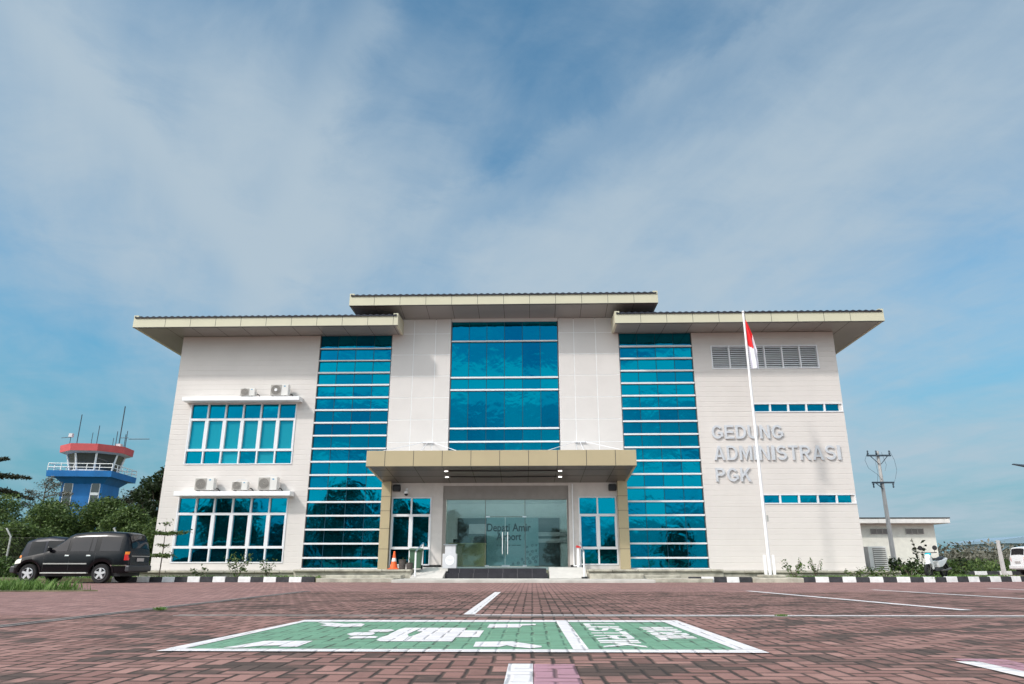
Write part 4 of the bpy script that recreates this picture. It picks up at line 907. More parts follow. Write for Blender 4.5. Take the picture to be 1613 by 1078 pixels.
# ------------------------------------------------------------------ foliage
def np_mesh(name, V, nq, m, parent=None, org=(0, 0, 0)):
    """V: (nq*4,3) array of separate quads"""
    me = bpy.data.meshes.new(name); V = V - np.array(org)
    me.vertices.add(len(V)); me.vertices.foreach_set('co', V.astype(np.float32).ravel())
    me.loops.add(nq * 4); me.loops.foreach_set('vertex_index', np.arange(nq * 4, dtype=np.int32))
    me.polygons.add(nq); me.polygons.foreach_set('loop_start', np.arange(0, nq * 4, 4, dtype=np.int32))
    me.materials.append(M[m]); me.update(calc_edges=True); me.validate()
    o = bpy.data.objects.new(name, me); COL.objects.link(o)
    if parent: o.parent = parent
    return o
def leaves_at(P, size, g, up_bias=0.25, aspect=.5):
    """rhombic leaves centred on the points P"""
    n = len(P); N = g.normal(size=(n, 3)); N[:, 2] = np.abs(N[:, 2]) + up_bias; N /= np.linalg.norm(N, axis=1)[:, None]
    T = np.cross(N, g.normal(size=(n, 3))); T /= np.linalg.norm(T, axis=1)[:, None]; Bv = np.cross(N, T)
    L = (size * g.uniform(.6, 1.4, n))[:, None]
    return np.stack([P - T * L, P - Bv * L * aspect + N * L * .15, P + T * L, P + Bv * L * aspect + N * L * .15], 1).reshape(-1, 3)
def clump_points(clumps, n, g, shell=.55):
    wts = np.array([c[1][0] * c[1][1] * c[1][2] for c in clumps]) ** .67; wts /= wts.sum()
    idx = g.choice(len(clumps), n, p=wts); C = np.array([c[0] for c in clumps])[idx]; Rr = np.array([c[1] for c in clumps])[idx]
    D = g.normal(size=(n, 3)); D /= np.linalg.norm(D, axis=1)[:, None]
    return C + D * Rr * (shell + (1 - shell) * g.random(n) ** .6)[:, None] * g.uniform(.8, 1.12, n)[:, None]
def tree(name, label, cat, loc, H, Rc, seed, n=6000, leaf=.10, m='leaf', base=.12, group=None, clumps=22, squash=.9):
    g = np.random.default_rng(seed); x, y, z = loc
    t = thing(name, label, cat, loc, group)
    cl = []; cz = H * (base + 1) / 2; hz_ = H * (1 - base) / 2
    tips = []
    for i in range(clumps):
        a = g.uniform(0, 2 * math.pi); zz_ = g.uniform(-1, 1); rr_ = math.sqrt(max(0, 1 - zz_ * zz_)) * g.uniform(.35, .85)
        p = np.array([math.cos(a) * rr_ * Rc, math.sin(a) * rr_ * Rc, cz + zz_ * hz_ * .78]); s_c = Rc * g.uniform(.26, .44)
        cl.append((p, np.array([s_c, s_c, s_c * .8]))); tips.append(p)
    P = clump_points(cl, n, g); P = P[P[:, 2] > .05]
    b = MB(); rb = .035 * H * .6
    b.tube([(x, y, z - .1), (x + g.normal() * .05, y, z + H * .3), (x + g.normal() * .12, y + g.normal() * .12, z + H * .72)], [rb, rb * .75, rb * .3], 8)
    for p in tips[:10]:
        s0 = H * g.uniform(.15, .45); b.tube([(x, y, z + s0), (x + p[0] * .5, y + p[1] * .5, z + (s0 + p[2]) / 2 + .1), (x + p[0], y + p[1], z + p[2])], [rb * .45, rb * .3, rb * .1], 6)
    b.build('trunk', 'bark', t, smooth=50)
    V = leaves_at(P, leaf, g); np_mesh('crown', V, len(V) // 4, m, t)
    return t
def plume_tree(name, label, loc, H, branches, seed, n=5000, leaf=.10, m='leaf_pine', group=None, cat='tree', rad=.28):
    """open tree of separate feathery boughs; branches: list of (height fraction, (dx,dy,dz))"""
    g = np.random.default_rng(seed); x, y, z = loc; t = thing(name, label, cat, loc, group)
    b = MB(); rb = .022 * H; b.tube([(x, y, z - .1), (x + .1, y, z + H * .5), (x, y, z + H)], [rb, rb * .7, rb * .15], 8); pts = []
    for hf, dv in branches:
        p0 = np.array([0, 0, H * hf]); dv = np.array(dv, float); L = np.linalg.norm(dv)
        b.tube([(x, y, z + H * hf), tuple(np.array(loc) + p0 + dv * .5 + np.array([0, 0, .06 * L])), tuple(np.array(loc) + p0 + dv)], [rb * .35, rb * .2, rb * .05], 5)
        k = int(n / len(branches)); u = g.random(k) ** .75; q = p0 + dv * u[:, None] + np.array([0, 0, .06 * L]) * (4 * u * (1 - u))[:, None]
        pts.append(q + g.normal(size=(k, 3)) * (rad * (1.05 - .75 * u))[:, None] * np.array([1, 1, .55]))
    b.build('trunk', 'bark', t, smooth=50)
    V = leaves_at(np.concatenate(pts), leaf, g, .1, .35); np_mesh('crown', V, len(V) // 4, m, t); return t
# hedge of bushy trees behind the parked car
hedge = [(-35.5, 44, 4.9, 3.0, 1), (-32.4, 43, 5.0, 2.5, 2), (-29.4, 44.5, 4.7, 2.4, 3), (-27.6, 41, 4.0, 2.1, 4), (-25.2, 42.5, 4.6, 2.1, 5), (-23.2, 41, 3.9, 1.8, 6), (-21.6, 40, 2.9, 1.5, 7), (-30.8, 38.5, 3.1, 1.9, 8), (-26.6, 37.5, 2.7, 1.7, 9)]
hl = ['dark bushy tree behind the leaning top of the fence post', 'bushy green tree rising left of the control tower base', 'bushy green tree below the left window of the control tower', 'shorter bushy tree below the middle of the control tower',
      'tallest bushy tree with a rounded top covering the right of the tower base', 'lower bushy tree above the roof of the black car', 'small bushy tree between the black car and the office building', 'low dark bush behind the bonnet of the black car', 'low dark bush behind the windows of the black car']
for (x, y, h_, r_, s), lab in zip(hedge, hl):
    tree('bushy_tree', lab, 'tree', (x, y, -.02), h_, r_, s, 15000, .078, 'leaf', base=-.05, group='bushy trees behind the parked car', clumps=38)
for x, y, h_, r_, s, lab in ((-24.2, 33.6, .95, 1.1, 31, 'clipped green shrub at the left edge beside the car bonnet'), (-22.4, 33.9, 1.0, 1.0, 32, 'round green shrub just ahead of the car bonnet')):
    tree('shrub', lab, 'shrub', (x, y, 0), h_, r_, s, 3000, .07, 'leaf_light', base=-.2, group='low shrubs by the fence', clumps=14)
plume_tree('casuarina_tree', 'dark feathery tree with long boughs reaching out towards the control tower', (-48.5, 60, 0), 8.6,
           [(.98, (3.6, -.3, .9)), (.90, (4.6, 0, .0)), (.85, (5.6, .3, .4)), (.78, (5.0, 0, -.3)), (.72, (6.0, .5, -.2)), (.68, (3, -1, .3)), (.6, (4, .5, -.3)), (.8, (-3, 0, .5)), (.7, (-3.5, 1, .2))], 41, 7000, .13, 'leaf_pine', rad=.32)
plume_tree('bare_topped_tree', 'thin greyish tree top rising left of the tower shaft', (-42.6, 62, 0), 7.4,
           [(.9, (1.2, 0, .8)), (.85, (2.2, .2, .3)), (.8, (-1.6, 0, .9)), (.75, (2.8, 0, .0)), (.7, (-2.2, .4, .6)), (.65, (2.0, .3, .9)), (.95, (.4, 0, .9))], 42, 2600, .09, 'dry', rad=.45)
plume_tree('casuarina_tree', 'dark drooping tree right of the control tower', (-35.5, 63, 0), 7.0,
           [(.95, (1.4, 0, -.2)), (.88, (2.3, 0, -.5)), (.8, (2.7, .2, -.8)), (.7, (3.1, 0, -.8)), (.6, (2.9, 0, -.7)), (.5, (2.6, 0, -.6)), (.85, (-1.8, 0, -.2)), (.7, (-2.3, 0, -.4)), (.55, (1.6, -.5, -.2))], 43, 6500, .13, 'leaf_pine', rad=.42)
tree('tall_tree', 'tall dark tree rising behind the corner of the office building', 'tree', (-27.0, 52, 0), 8.0, 2.1, 44, 9000, .12, 'leaf_dark', base=.18, clumps=26)
tree('bushy_tree', 'bright green bush beside the left corner of the office building', 'tree', (-24.5, 46, 0), 3.6, 1.4, 45, 5000, .10, 'leaf', base=-.1)

# young trees and shrubs planted along the front
def tiered_tree(label, loc, tiers, seed, leaf=.055):
    g = np.random.default_rng(seed); x, y, z = loc; t = thing('young_tree', label, 'tree', loc)
    H = tiers[-1][0]; b = MB(); b.tube([(x, y, z - .05), (x + .02, y, z + H * .5), (x, y, z + H + .1)], [.026, .02, .008], 7); pts = []
    for h_, r_, n in tiers:
        for k in range(7):
            a = 2 * math.pi * k / 7 + g.uniform(-.3, .3); L = r_ * g.uniform(.7, 1.1); e = np.array([math.cos(a) * L, math.sin(a) * L, h_ + g.uniform(-.02, .10)])
            b.tube([(x, y, z + h_ - .05), (x + e[0] * .5, y + e[1] * .5, z + h_ + .02), (x + e[0], y + e[1], z + e[2])], [.009, .006, .003], 5)
            m_ = n // 7; u = g.random(m_) ** .6; pts.append(np.array([0, 0, h_]) * (1 - u)[:, None] + e * u[:, None] + g.normal(size=(m_, 3)) * np.array([.09, .09, .035]))
    b.build('trunk', 'bark', t, smooth=50); V = leaves_at(np.concatenate(pts), leaf, g, .8); np_mesh('crown', V, len(V) // 4, 'leaf', t); return t
tiered_tree('young tree with two flat leafy tiers at the left corner of the building', (-14.95, 29.5, .13), [(.85, .50, 420), (1.25, .22, 60), (1.72, .85, 900), (2.1, .15, 40)], 51)
def sprig(label, loc, h_, r_, n, seed, name='young_shrub', m='leaf', leaf=.055, grp='young shrubs along the front wall'):
    g = np.random.default_rng(seed); x, y, z = loc; t = thing(name, label, 'shrub', loc, grp); b = MB(); pts = []
    for k in range(8):
        a = g.uniform(0, 6.28); L = r_ * g.uniform(.5, 1.0); hz2 = h_ * g.uniform(.5, 1.0)
        b.tube([(x, y, z - .03), (x + math.cos(a) * L * .4, y + math.sin(a) * L * .4, z + hz2 * .6), (x + math.cos(a) * L, y + math.sin(a) * L, z + hz2)], [.010, .007, .003], 5)
        kk = n // 8; u = g.uniform(.35, 1.05, kk); pts.append(np.stack([math.cos(a) * L * u, math.sin(a) * L * u, hz2 * u], 1) + g.normal(size=(kk, 3)) * .06 * (r_ / .5))
    b.build('stem', 'bark', t, smooth=50); V = leaves_at(np.concatenate(pts), leaf, g, .3); np_mesh('foliage', V, len(V) // 4, m, t); return t
sprig('leafy young shrub below the middle of the lower left window', (-11.75, 29.5, .13), 1.05, .60, 260, 61)
sprig('sparse young shrub at the right end of the lower left window', (-10.65, 29.7, .13), .75, .42, 110, 62)
sprig('tiny shrub at the foot of the young tree', (-13.6, 30.2, .13), .45, .40, 60, 63)
sprig('drooping leafy shrub just right of the flagpole', (10.55, 30.3, .13), .80, .55, 150, 64, m='leaf_light')
sprig('thin upright shrub right of the drooping one by the flagpole', (11.45, 30.4, .13), .85, .40, 80, 65, m='leaf_light')
sprig('broad low shrub in front of the right wing wall', (13.9, 30.3, .13), .50, .75, 260, 66)
sprig('reddish-topped low shrub left of the broad one', (12.9, 30.2, .13), .36, .5, 120, 67)
sprig('small light shrub at the right corner of the building', (15.3, 30.6, .13), .62, .5, 110, 68, m='leaf_light')
sprig('dark leafy bush beside the outdoor condenser', (17.0, 34.6, .1), .75, .8, 700, 69, m='leaf_dark', leaf=.08)
sprig('spreading bush in front of the white hut', (18.6, 35.4, .1), .7, 1.0, 800, 70, leaf=.08)
sprig('tall stemmed plant against the white hut wall', (20.6, 40, .0), 2.1, .5, 55, 71, leaf=.12, m='leaf_dark')
sprig('slim plant against the right part of the hut wall', (22.8, 40, .0), 1.8, .4, 45, 72, leaf=.12, m='leaf_dark')
sprig('low green bush behind the motorcycle', (20.6, 36.6, .0), .75, 1.1, 900, 73, leaf=.08)
# low weeds in the strips (nobody could count them), grass patch on the left
g = np.random.default_rng(80)
def blades(P, hmin, hmax, wd, g, lean=.35):
    n = len(P); a = g.uniform(0, 6.28, n); h_ = g.uniform(hmin, hmax, n); dv = np.stack([np.cos(a), np.sin(a), np.zeros(n)], 1); sd = np.stack([-np.sin(a), np.cos(a), np.zeros(n)], 1) * wd
    tip = P + dv * (h_ * g.uniform(.1, lean, n) * 1.6)[:, None] + np.array([0, 0, 1.]) * h_[:, None]; mid = P + dv * (h_ * .12)[:, None] + np.array([0, 0, 1.]) * (h_ * .55)[:, None]
    return np.stack([P - sd, P + sd, mid + sd * .7, tip], 1).reshape(-1, 3)
n = 15000; u = g.random(n); v_ = g.random(n)
A, Bp, Cp = np.array([-24.0, 15.6]), np.array([-11.1, 18.6]), np.array([-24.0, 25.5])
fl = u + v_ > 1; u[fl] = 1 - u[fl]; v_[fl] = 1 - v_[fl]
P2 = A + (Bp - A) * u[:, None] + (Cp - A) * v_[:, None]; P = np.concatenate([P2, np.full((n, 1), .03)], 1)
V = blades(P, .08, .30, .012, g); struct(np_mesh('grass', V, n, 'grass'), 'stuff')
b = MB(); b.prism([(-24.4, 15.3), (-10.9, 18.55), (-24.4, 26.2)], .0, .03); struct(b.build('grass_bed', 'soil'))
P = np.stack([g.uniform(-21, -8.6, 5000), g.uniform(28.95, 31.4, 5000), np.full(5000, .13)], 1); Q = np.stack([g.uniform(10.4, 15.6, 3600), g.uniform(29.1, 31.5, 3600), np.full(3600, .13)], 1)
Q2 = np.stack([g.uniform(15.7, 22, 4000), g.uniform(32.2, 35.9, 4000), np.full(4000, .12)], 1)
P = np.concatenate([P, Q, Q2]); keep = (np.sin(P[:, 0] * 1.7) + np.sin(P[:, 0] * 4.1 + 1) + g.normal(size=len(P)) * .8) > .1; P = P[keep]
V = blades(P, .03, .13, .012, g, .6); struct(np_mesh('weeds', V, len(P), 'grass'), 'stuff')
P = np.stack([g.uniform(-40, -14, 9000), g.uniform(33, 48, 9000), np.full(9000, -.02)], 1); V = blades(P, .1, .3, .03, g, .5); struct(np_mesh('lawn_grass', V, len(P), 'grass'), 'stuff')
for tx_, ty_, lab in ((-5.35, 10.75, 'small green grass tuft growing where the two drain slots meet'), (3.15, 9.68, 'tiny grass tuft growing in the drain slot beyond the green bay')):
    t = thing('grass_tuft', lab, 'grass tuft', (tx_, ty_, 0), 'grass tufts in the drain slots')
    P = np.stack([tx_ + g.normal(size=90) * .035, ty_ + g.normal(size=90) * .025, np.full(90, .004)], 1); V = blades(P, .015, .055 if tx_ < 0 else .035, .003, g, .7)
    np_mesh('blades', V, 90, 'grass', t, (tx_, ty_, 0))
def scrub(name, n, x0, x1, y0, y1, h_, m, leaf, seed):
    g = np.random.default_rng(seed); X = g.uniform(x0, x1, n); Yv = g.uniform(y0, y1, n)
    hh = h_ * (.62 + .22 * np.sin(X * .55 + seed) + .16 * np.sin(X * 1.7 + Yv * .6))
    P = np.stack([X, Yv, hh * g.random(n) ** .5], 1); V = leaves_at(P, leaf, g, .2, .45); return struct(np_mesh(name, V, n, m), 'stuff')
scrub('green_undergrowth', 16000, 26.5, 75, 51.8, 62, 1.15, 'leaf', .13, 3)
scrub('dry_scrub', 42000, 33, 130, 62, 90, 2.8, 'dry', .19, 5)
scrub('distant_wood', 12000, 60, 420, 170, 260, 5.0, 'leaf_dark', .9, 8)
b = MB(); prof = [(-2600, 0), (-1900, 22), (-1300, 12), (-700, 20), (0, 14), (600, 26), (1000, 30), (1500, 22), (2200, 34), (3000, 12), (3400, 0)]
xs = np.linspace(-2600, 3400, 90); hs = np.interp(xs, [p[0] for p in prof], [p[1] for p in prof]) + 3 * np.sin(xs * .013) + 2 * np.sin(xs * .041)
vs = []; 
for x, h_ in zip(xs, hs): vs += [(x, 2600, -2), (x, 2900, max(h_, 0)), (x, 3300, -2)]
b.add(vs, [(3 * i + k, 3 * i + 3 + k, 3 * i + 4 + k, 3 * i + 1 + k) for i in range(len(xs) - 1) for k in (0, 1)]); struct(b.build('hills', 'hill', smooth=60))
# trees across the car park, seen mirrored in the glass
mir = [(-31, -26, 5.6, 3.6), (-23, -22, 10.2, 4.8), (-16.5, -26, 9.0, 4.2), (-10.5, -21, 7.6, 3.6), (-5.5, -25, 4.6, 2.4), (3.5, -23, 5.4, 2.6), (9.5, -26, 5.0, 2.5), (17.5, -24, 5.4, 2.6), (26, -26, 6.4, 3.4), (35, -24, 7.0, 3.4), (-38, -25, 9.6, 4.6)]
ml = ['dark tree mirrored in the lower left wing window', 'tallest dark tree mirrored in the left curtain wall', 'dark tree mirrored between the left curtain wall and the entrance', 'dark tree mirrored in the left entrance window', 'small tree mirrored in the glass doors', 'tree mirrored in the right entrance window',
      'low tree mirrored at the left of the right curtain wall', 'low tree mirrored at the right of the right curtain wall', 'tree across the car park opposite the flagpole', 'tree across the car park opposite the right wing', 'dark tree mirrored at the left edge of the lower left wing window']
proto = None
for i, ((x, y, h_, r_), lab) in enumerate(zip(mir, ml)):
    if i % 3 == 0: proto = tree('roadside_tree', lab, 'tree', (x, y, 0), 8.0, 3.4, 90 + i, 8000, .17, 'leaf_dark', base=.06, group='trees across the car park', clumps=28); o = proto
    else: o = copy_tree(proto); o.location = (x, y, 0); o['label'] = lab
    o.scale = (r_ / 3.4, r_ / 3.4, h_ / 8.0); o.rotation_euler.z = i * 1.3

# ------------------------------------------------------------------ cars
def make_car(name, label, loc, rot, L, Wd, top, belt, paint, ax, wr, windows, screen, rear, flip=False, trim=True, zsill=.36, group=None, roofw=.80, glass='car_glass'):
    """hull lofted from cross-sections; x runs from the front bumper (0) to the rear (L); top = roof/bonnet line"""
    t = thing(name, label, 'car', (0, 0, 0), group)
    tx = [p[0] for p in top]; tz = [p[1] for p in top]
    def zt(x): return float(np.interp(x, tx, tz))
    def hw(x):
        e = min(x, L - x); return Wd / 2 * (1 - .17 * math.exp(-e / .16))
    def sect(x):
        w_ = hw(x); z1 = zt(x); zb = zsill
        for a in ax:
            if abs(x - a) < wr + .09: zb = max(zb, wr + math.sqrt((wr + .09) ** 2 - (x - a) ** 2))
        bl = min(belt, z1 - .06); f_ = max(0.0, min(1.0, (z1 - belt) / .6)); wt = w_ * (.93 - (.93 - roofw) * f_)
        zb = min(zb, bl - .12)
        return [(w_ * .97, zb), (w_ * 1.0, zb + .10 * (bl - zb)), (w_ * 1.012, zb + .45 * (bl - zb)), (w_ * 1.0, bl - .10), (w_ * .975, bl), (wt + (w_ * .975 - wt) * .25, bl + (z1 - bl) * .72), (wt * .97, z1 - .035 - .03 * f_), (wt * .84, z1 - .008), (wt * .45, z1 + .012), (0, z1 + .018)]
    xs = sorted(set([round(v, 3) for v in list(np.arange(0, L, .05)) + tx + [L, .02, L - .02]]))
    b = MB(); rings = []
    for x in xs:
        s = sect(x); ring = [(x, y, z) for y, z in s] + [(x, -y, z) for y, z in s[::-1][1:]]; rings.append(ring)
    n = len(rings[0]); b.add([p for r_ in rings for p in r_], [(i * n + k, i * n + k + 1, (i + 1) * n + k + 1, (i + 1) * n + k) for i in range(len(xs) - 1) for k in range(n - 1)] + [tuple(range(n)), tuple(range((len(xs) - 1) * n, len(xs) * n))[::-1]])
    body = b.build('body', paint, t, smooth=38)
    def side_y(x, z):
        s = sect(x)[:8]; return float(np.interp(z, [q[1] for q in s], [q[0] for q in s]))
    def side_patch(nm, x0, x1, zlo, zhi, m, parent, off=.006, sgns=(-1, 1), nx=14, nz_=5):
        for sg in sgns:
            p = MB(); vs = []
            for i in range(nx + 1):
                x = x0 + (x1 - x0) * i / nx; a, c2 = zlo(x), zhi(x)
                for j in range(nz_ + 1):
                    z = a + (c2 - a) * j / nz_; vs.append((x, sg * (side_y(x, z) + off), z))
            q = nz_ + 1; p.add(vs, [(i * q + j, (i + 1) * q + j, (i + 1) * q + j + 1, i * q + j + 1) for i in range(nx) for j in range(nz_)])
            p.build(nm, m, parent, smooth=40)
    def top_patch(nm, x0, x1, wy, m, parent, off=.012, nx=8, ny=8):
        p = MB(); vs = []
        for i in range(nx + 1):
            x = x0 + (x1 - x0) * i / nx; s = sect(x); nrm = Vector((-(zt(x + .02) - zt(x - .02)) / .04, 0, 1)).normalized() * off
            for j in range(ny + 1):
                y = wy * (2 * j / ny - 1); ss = s[5:]; z = float(np.interp(abs(y), [q[0] for q in ss[::-1]], [q[1] for q in ss[::-1]])); vs.append((x + nrm.x, y, z + nrm.z))
        q = ny + 1; p.add(vs, [(i * q + j, (i + 1) * q + j, (i + 1) * q + j + 1, i * q + j + 1) for i in range(nx) for j in range(ny)]); return p.build(nm, m, parent, smooth=40)
    for x0, x1, zl, zh in windows: side_patch('side_window', x0, x1, zl, zh, glass, body)
    top_patch('windscreen', screen[0], screen[1], Wd * .36, glass, body)
    if rear: top_patch('rear_window', rear[0], rear[1], Wd * .34, glass, body)
    b = MB(); b.box(.25, -Wd * .40, .24, L - .3, Wd * .40, zsill + .12); b.build('underbody', 'black', t)
    for a in ax:
        for sg in (-1, 1):
            yc = sg * (Wd / 2 - .11)
            b = MB(); b.lathe([(wr * .62, -.10), (wr * .93, -.105), (wr, -.07), (wr, .07), (wr * .93, .105), (wr * .62, .10)], (a, yc, wr), 'y', 28, cap=False); wh = b.build('wheel', 'tyre', t, smooth=40)
            b = MB(); o_ = sg * .102; b.lathe([(wr * .64, o_ - .012), (wr * .64, o_ + .012), (wr * .56, o_ + .008), (wr * .56, o_ - .012)], (a, yc, wr), 'y', 28, cap=False)
            for k in range(5):
                th = 2 * math.pi * k / 5 + .3; c_, s2 = math.cos(th), math.sin(th); wd = wr * .13
                b.hexa([(a + c_ * .05 - s2 * wd, yc + o_ - .008, wr + s2 * .05 + c_ * wd), (a + c_ * .05 + s2 * wd, yc + o_ - .008, wr + s2 * .05 - c_ * wd), (a + c_ * wr * .6 + s2 * wd * .8, yc + o_ - .008, wr + s2 * wr * .6 - c_ * wd * .8), (a + c_ * wr * .6 - s2 * wd * .8, yc + o_ - .008, wr + s2 * wr * .6 + c_ * wd * .8),
                        (a + c_ * .05 - s2 * wd, yc + o_ + .012, wr + s2 * .05 + c_ * wd), (a + c_ * .05 + s2 * wd, yc + o_ + .012, wr + s2 * .05 - c_ * wd), (a + c_ * wr * .6 + s2 * wd * .8, yc + o_ + .006, wr + s2 * wr * .6 - c_ * wd * .8), (a + c_ * wr * .6 - s2 * wd * .8, yc + o_ + .006, wr + s2 * wr * .6 + c_ * wd * .8)])
            b.lathe([(wr * .18, o_ - .01), (wr * .18, o_ + .016)], (a, yc, wr), 'y', 14); b.build('rim', 'rim', wh, smooth=30)
            b = MB(); b.lathe([(wr * .62, o_ - sg * .03), (wr * .62, o_ - sg * .02)], (a, yc, wr), 'y', 24); b.build('brake_disc', 'black', wh)
            # flared arch lip
            b = MB(); n2 = 14; vs = []
            for k in range(n2 + 1):
                th = math.pi * (.02 + .96 * k / n2)
                for r3, oy in ((wr + .085, .015), (wr + .16, .02), (wr + .17, -.02)):
                    X = a + math.cos(th) * r3; Z = wr + math.sin(th) * r3; vs.append((X, sg * (min(side_y(min(max(X, .02), L - .02), Z) , Wd / 2 * 1.02) + oy), Z))
            b.add(vs, [(3 * k + j, 3 * k + 3 + j, 3 * k + 4 + j, 3 * k + 1 + j) for k in range(n2) for j in (0, 1)]); b.build('wheel_arch', paint, body, smooth=50)
    side_patch('side_trim', ax[0] + wr + .2, ax[1] - wr - .2, lambda x: .66, lambda x: .70, 'car_grey' if not trim else 'galv', body, .014, nz_=1)
    for x in ((1.95, 2.75) if trim else (1.7, 2.5)):
        for sg in (-1, 1): b = MB(); yy = sg * (side_y(x, belt - .12) + .018); b.box(x, yy - .014, belt - .15, x + .16, yy + .014, belt - .10); b.build('door_handle', 'chrome' if trim else paint, body, bevel=.008)
    for x in (1.18, 2.12, 3.05):
        if x < L - .8: side_patch('door_gap', x, x + .012, lambda q: zsill + .08, lambda q: belt - .02, 'black', body, .003, nx=1)
    for sg in (-1, 1):
        b = MB(); b.hexa([(1.30, sg * (Wd / 2 - .04), belt + .02), (1.42, sg * (Wd / 2 - .04), belt + .02), (1.42, sg * (Wd / 2 + .16), belt + .04), (1.33, sg * (Wd / 2 + .16), belt + .04), (1.32, sg * (Wd / 2 - .04), belt + .14), (1.42, sg * (Wd / 2 - .04), belt + .14), (1.42, sg * (Wd / 2 + .16), belt + .19), (1.35, sg * (Wd / 2 + .16), belt + .19)]); b.build('wing_mirror', paint, t, bevel=.02)
    side_patch('headlight', .06, .34, lambda x: .66 + x * .12, lambda x: .80 + x * .18, 'head', body, .010, nx=5, nz_=3)
    z_t = belt
    side_patch('tail_light', L - .17, L - .02, lambda x: z_t - .28, lambda x: z_t - .08, 'tail_red', body, .010, nx=4, nz_=3)
    side_patch('indicator', L - .17, L - .03, lambda x: z_t - .078, lambda x: z_t + .02, 'tail_amber', body, .010, nx=4, nz_=2)
    b = MB(); b.box(L - .10, -Wd * .47, .40, L + .07, Wd * .47, .62); b.build('rear_bumper', 'car_grey' if trim else paint, t, bevel=.04)
    b = MB(); b.box(-.08, -Wd * .45, .36, .12, Wd * .45, .60); b.build('front_bumper', 'car_grey' if trim else paint, t, bevel=.04)
    b = MB(); b.box(L + .001, -.24, .76, L + .02, .24, .88); b.build('number_plate', 'plate', t)
    if trim:
        for sg in (-1, 1):
            b = MB(); b.box(ax[0] + wr + .18, sg * (Wd / 2 - .06), .335, ax[1] - wr - .12, sg * (Wd / 2 + .08), .375); b.build('running_board', 'galv', t, bevel=.012)
        side_patch('bumper_strip', L - .62, L - .06, lambda x: .60, lambda x: .635, 'chrome', body, .016, nz_=1)
        b = MB(); b.box(L + .005, -.62, z_t - .15, L + .022, .62, z_t - .12); b.build('tailgate_strip', 'galv', t)
    t.location = loc; t.rotation_euler.z = rot; return t
mpv_top = [(0, .66), (.05, .80), (.22, .90), (1.12, 1.08), (1.30, 1.16), (1.86, 1.66), (2.05, 1.75), (2.5, 1.80), (3.3, 1.82), (3.95, 1.78), (4.08, 1.72), (4.18, 1.50), (4.27, 1.14), (4.30, .64)]
def whi(a): return lambda x: min(float(np.interp(x, [q[0] for q in mpv_top], [q[1] for q in mpv_top])) - .13, a)
make_car('parked_car', 'black people carrier with tinted windows and alloy wheels parked by the kerb', (-19.0, 27.42, 0), 0, 4.30, 1.68, mpv_top, 1.08, 'car_black', (.66, 3.34), .335,
         [(1.36, 1.98, lambda x: 1.11, whi(1.62)), (2.10, 2.80, lambda x: 1.11, whi(1.62)), (2.84, 2.99, lambda x: 1.11, whi(1.62)), (3.18, 3.92, lambda x: 1.12, whi(1.62))], (1.34, 1.84), (4.10, 4.25))
hb_top = [(0, .66), (.05, .84), (.6, 1.05), (.85, 1.14), (1.5, 1.74), (1.9, 1.90), (2.6, 1.96), (3.2, 1.90), (3.6, 1.76), (3.75, 1.2), (3.8, .62)]
def whh(a): return lambda x: max(1.17, min(float(np.interp(x, [q[0] for q in hb_top], [q[1] for q in hb_top])) - .11, a))
make_car('parked_car', 'dark blue minivan mostly hidden behind the bonnet of the black people carrier', (-18.72, 32.6, -.12), math.pi, 3.80, 1.64, hb_top, 1.14, 'car_blue', (.66, 3.06), .30,
         [(1.15, 1.85, lambda x: 1.165, whh(1.78)), (1.95, 2.60, lambda x: 1.165, whh(1.78)), (2.7, 3.35, lambda x: 1.165, whh(1.74))], (.92, 1.46), (3.62, 3.72), trim=False, glass='dark_glass')
van_top = [(0, .70), (.05, .90), (.55, 1.06), (.75, 1.15), (1.35, 1.68), (1.7, 1.78), (2.6, 1.82), (3.5, 1.80), (3.85, 1.74), (4.0, 1.15), (4.05, .60)]
def whv(a): return lambda x: max(1.12, min(float(np.interp(x, [q[0] for q in van_top], [q[1] for q in van_top])) - .12, a))
make_car('parked_car', 'white van cut off by the right edge behind the kerb', (35.6, 49.4, 0), math.pi + R(4), 4.05, 1.68, van_top, 1.10, 'car_white', (.62, 3.1), .31,
         [(.98, 1.8, lambda x: 1.12, whv(1.62)), (1.9, 2.75, lambda x: 1.12, whv(1.62)), (2.85, 3.65, lambda x: 1.12, whv(1.62))], (.80, 1.32), (3.87, 3.97), trim=False)

# ------------------------------------------------------------------ motorcycle
t = thing('motorcycle', 'white and black scooter with a cyan front parked among the weeds', 'motorcycle', (0, 0, 0))
for x, sw in ((0.0, 0), (1.24, 0)):
    b = MB(); b.lathe([(.19, -.045), (.26, -.05), (.285, -.02), (.285, .02), (.26, .05), (.19, .045)], (x, 0, .285), 'y', 24, cap=False); wh = b.build('wheel', 'tyre', t, smooth=40)
    b = MB(); b.lathe([(.19, -.02), (.19, .02), (.16, .02), (.16, -.02)], (x, 0, .285), 'y', 20, cap=False)
    for k in range(5): b.tube([(x, 0, .285), (x + .17 * math.cos(k * 1.257), 0, .285 + .17 * math.sin(k * 1.257))], .018, 6)
    b.build('rim', 'dark_frame', wh)
b = MB(); b.tube([(.0, -.08, .285), (.10, -.08, .62), (.20, 0, .95)], .022, 8); b.tube([(.0, .08, .285), (.10, .08, .62), (.20, 0, .95)], .022, 8); b.build('fork', 'black', t, smooth=40)
b = MB(); b.prism([(-.16, .56), (-.05, .60), (.14, .58), (.20, .50), (.12, .54), (-.02, .56)], -.07, .07, 'y'); b.build('front_mudguard', 'car_white', t, bevel=.02)
b = MB(); b.prism([(.05, .58), (.02, .80), (.12, .98), (.22, 1.0), (.30, .70), (.38, .35), (.26, .33), (.20, .52)], -.11, .11, 'y'); b.build('leg_shield', 'car_white', t, bevel=.04)
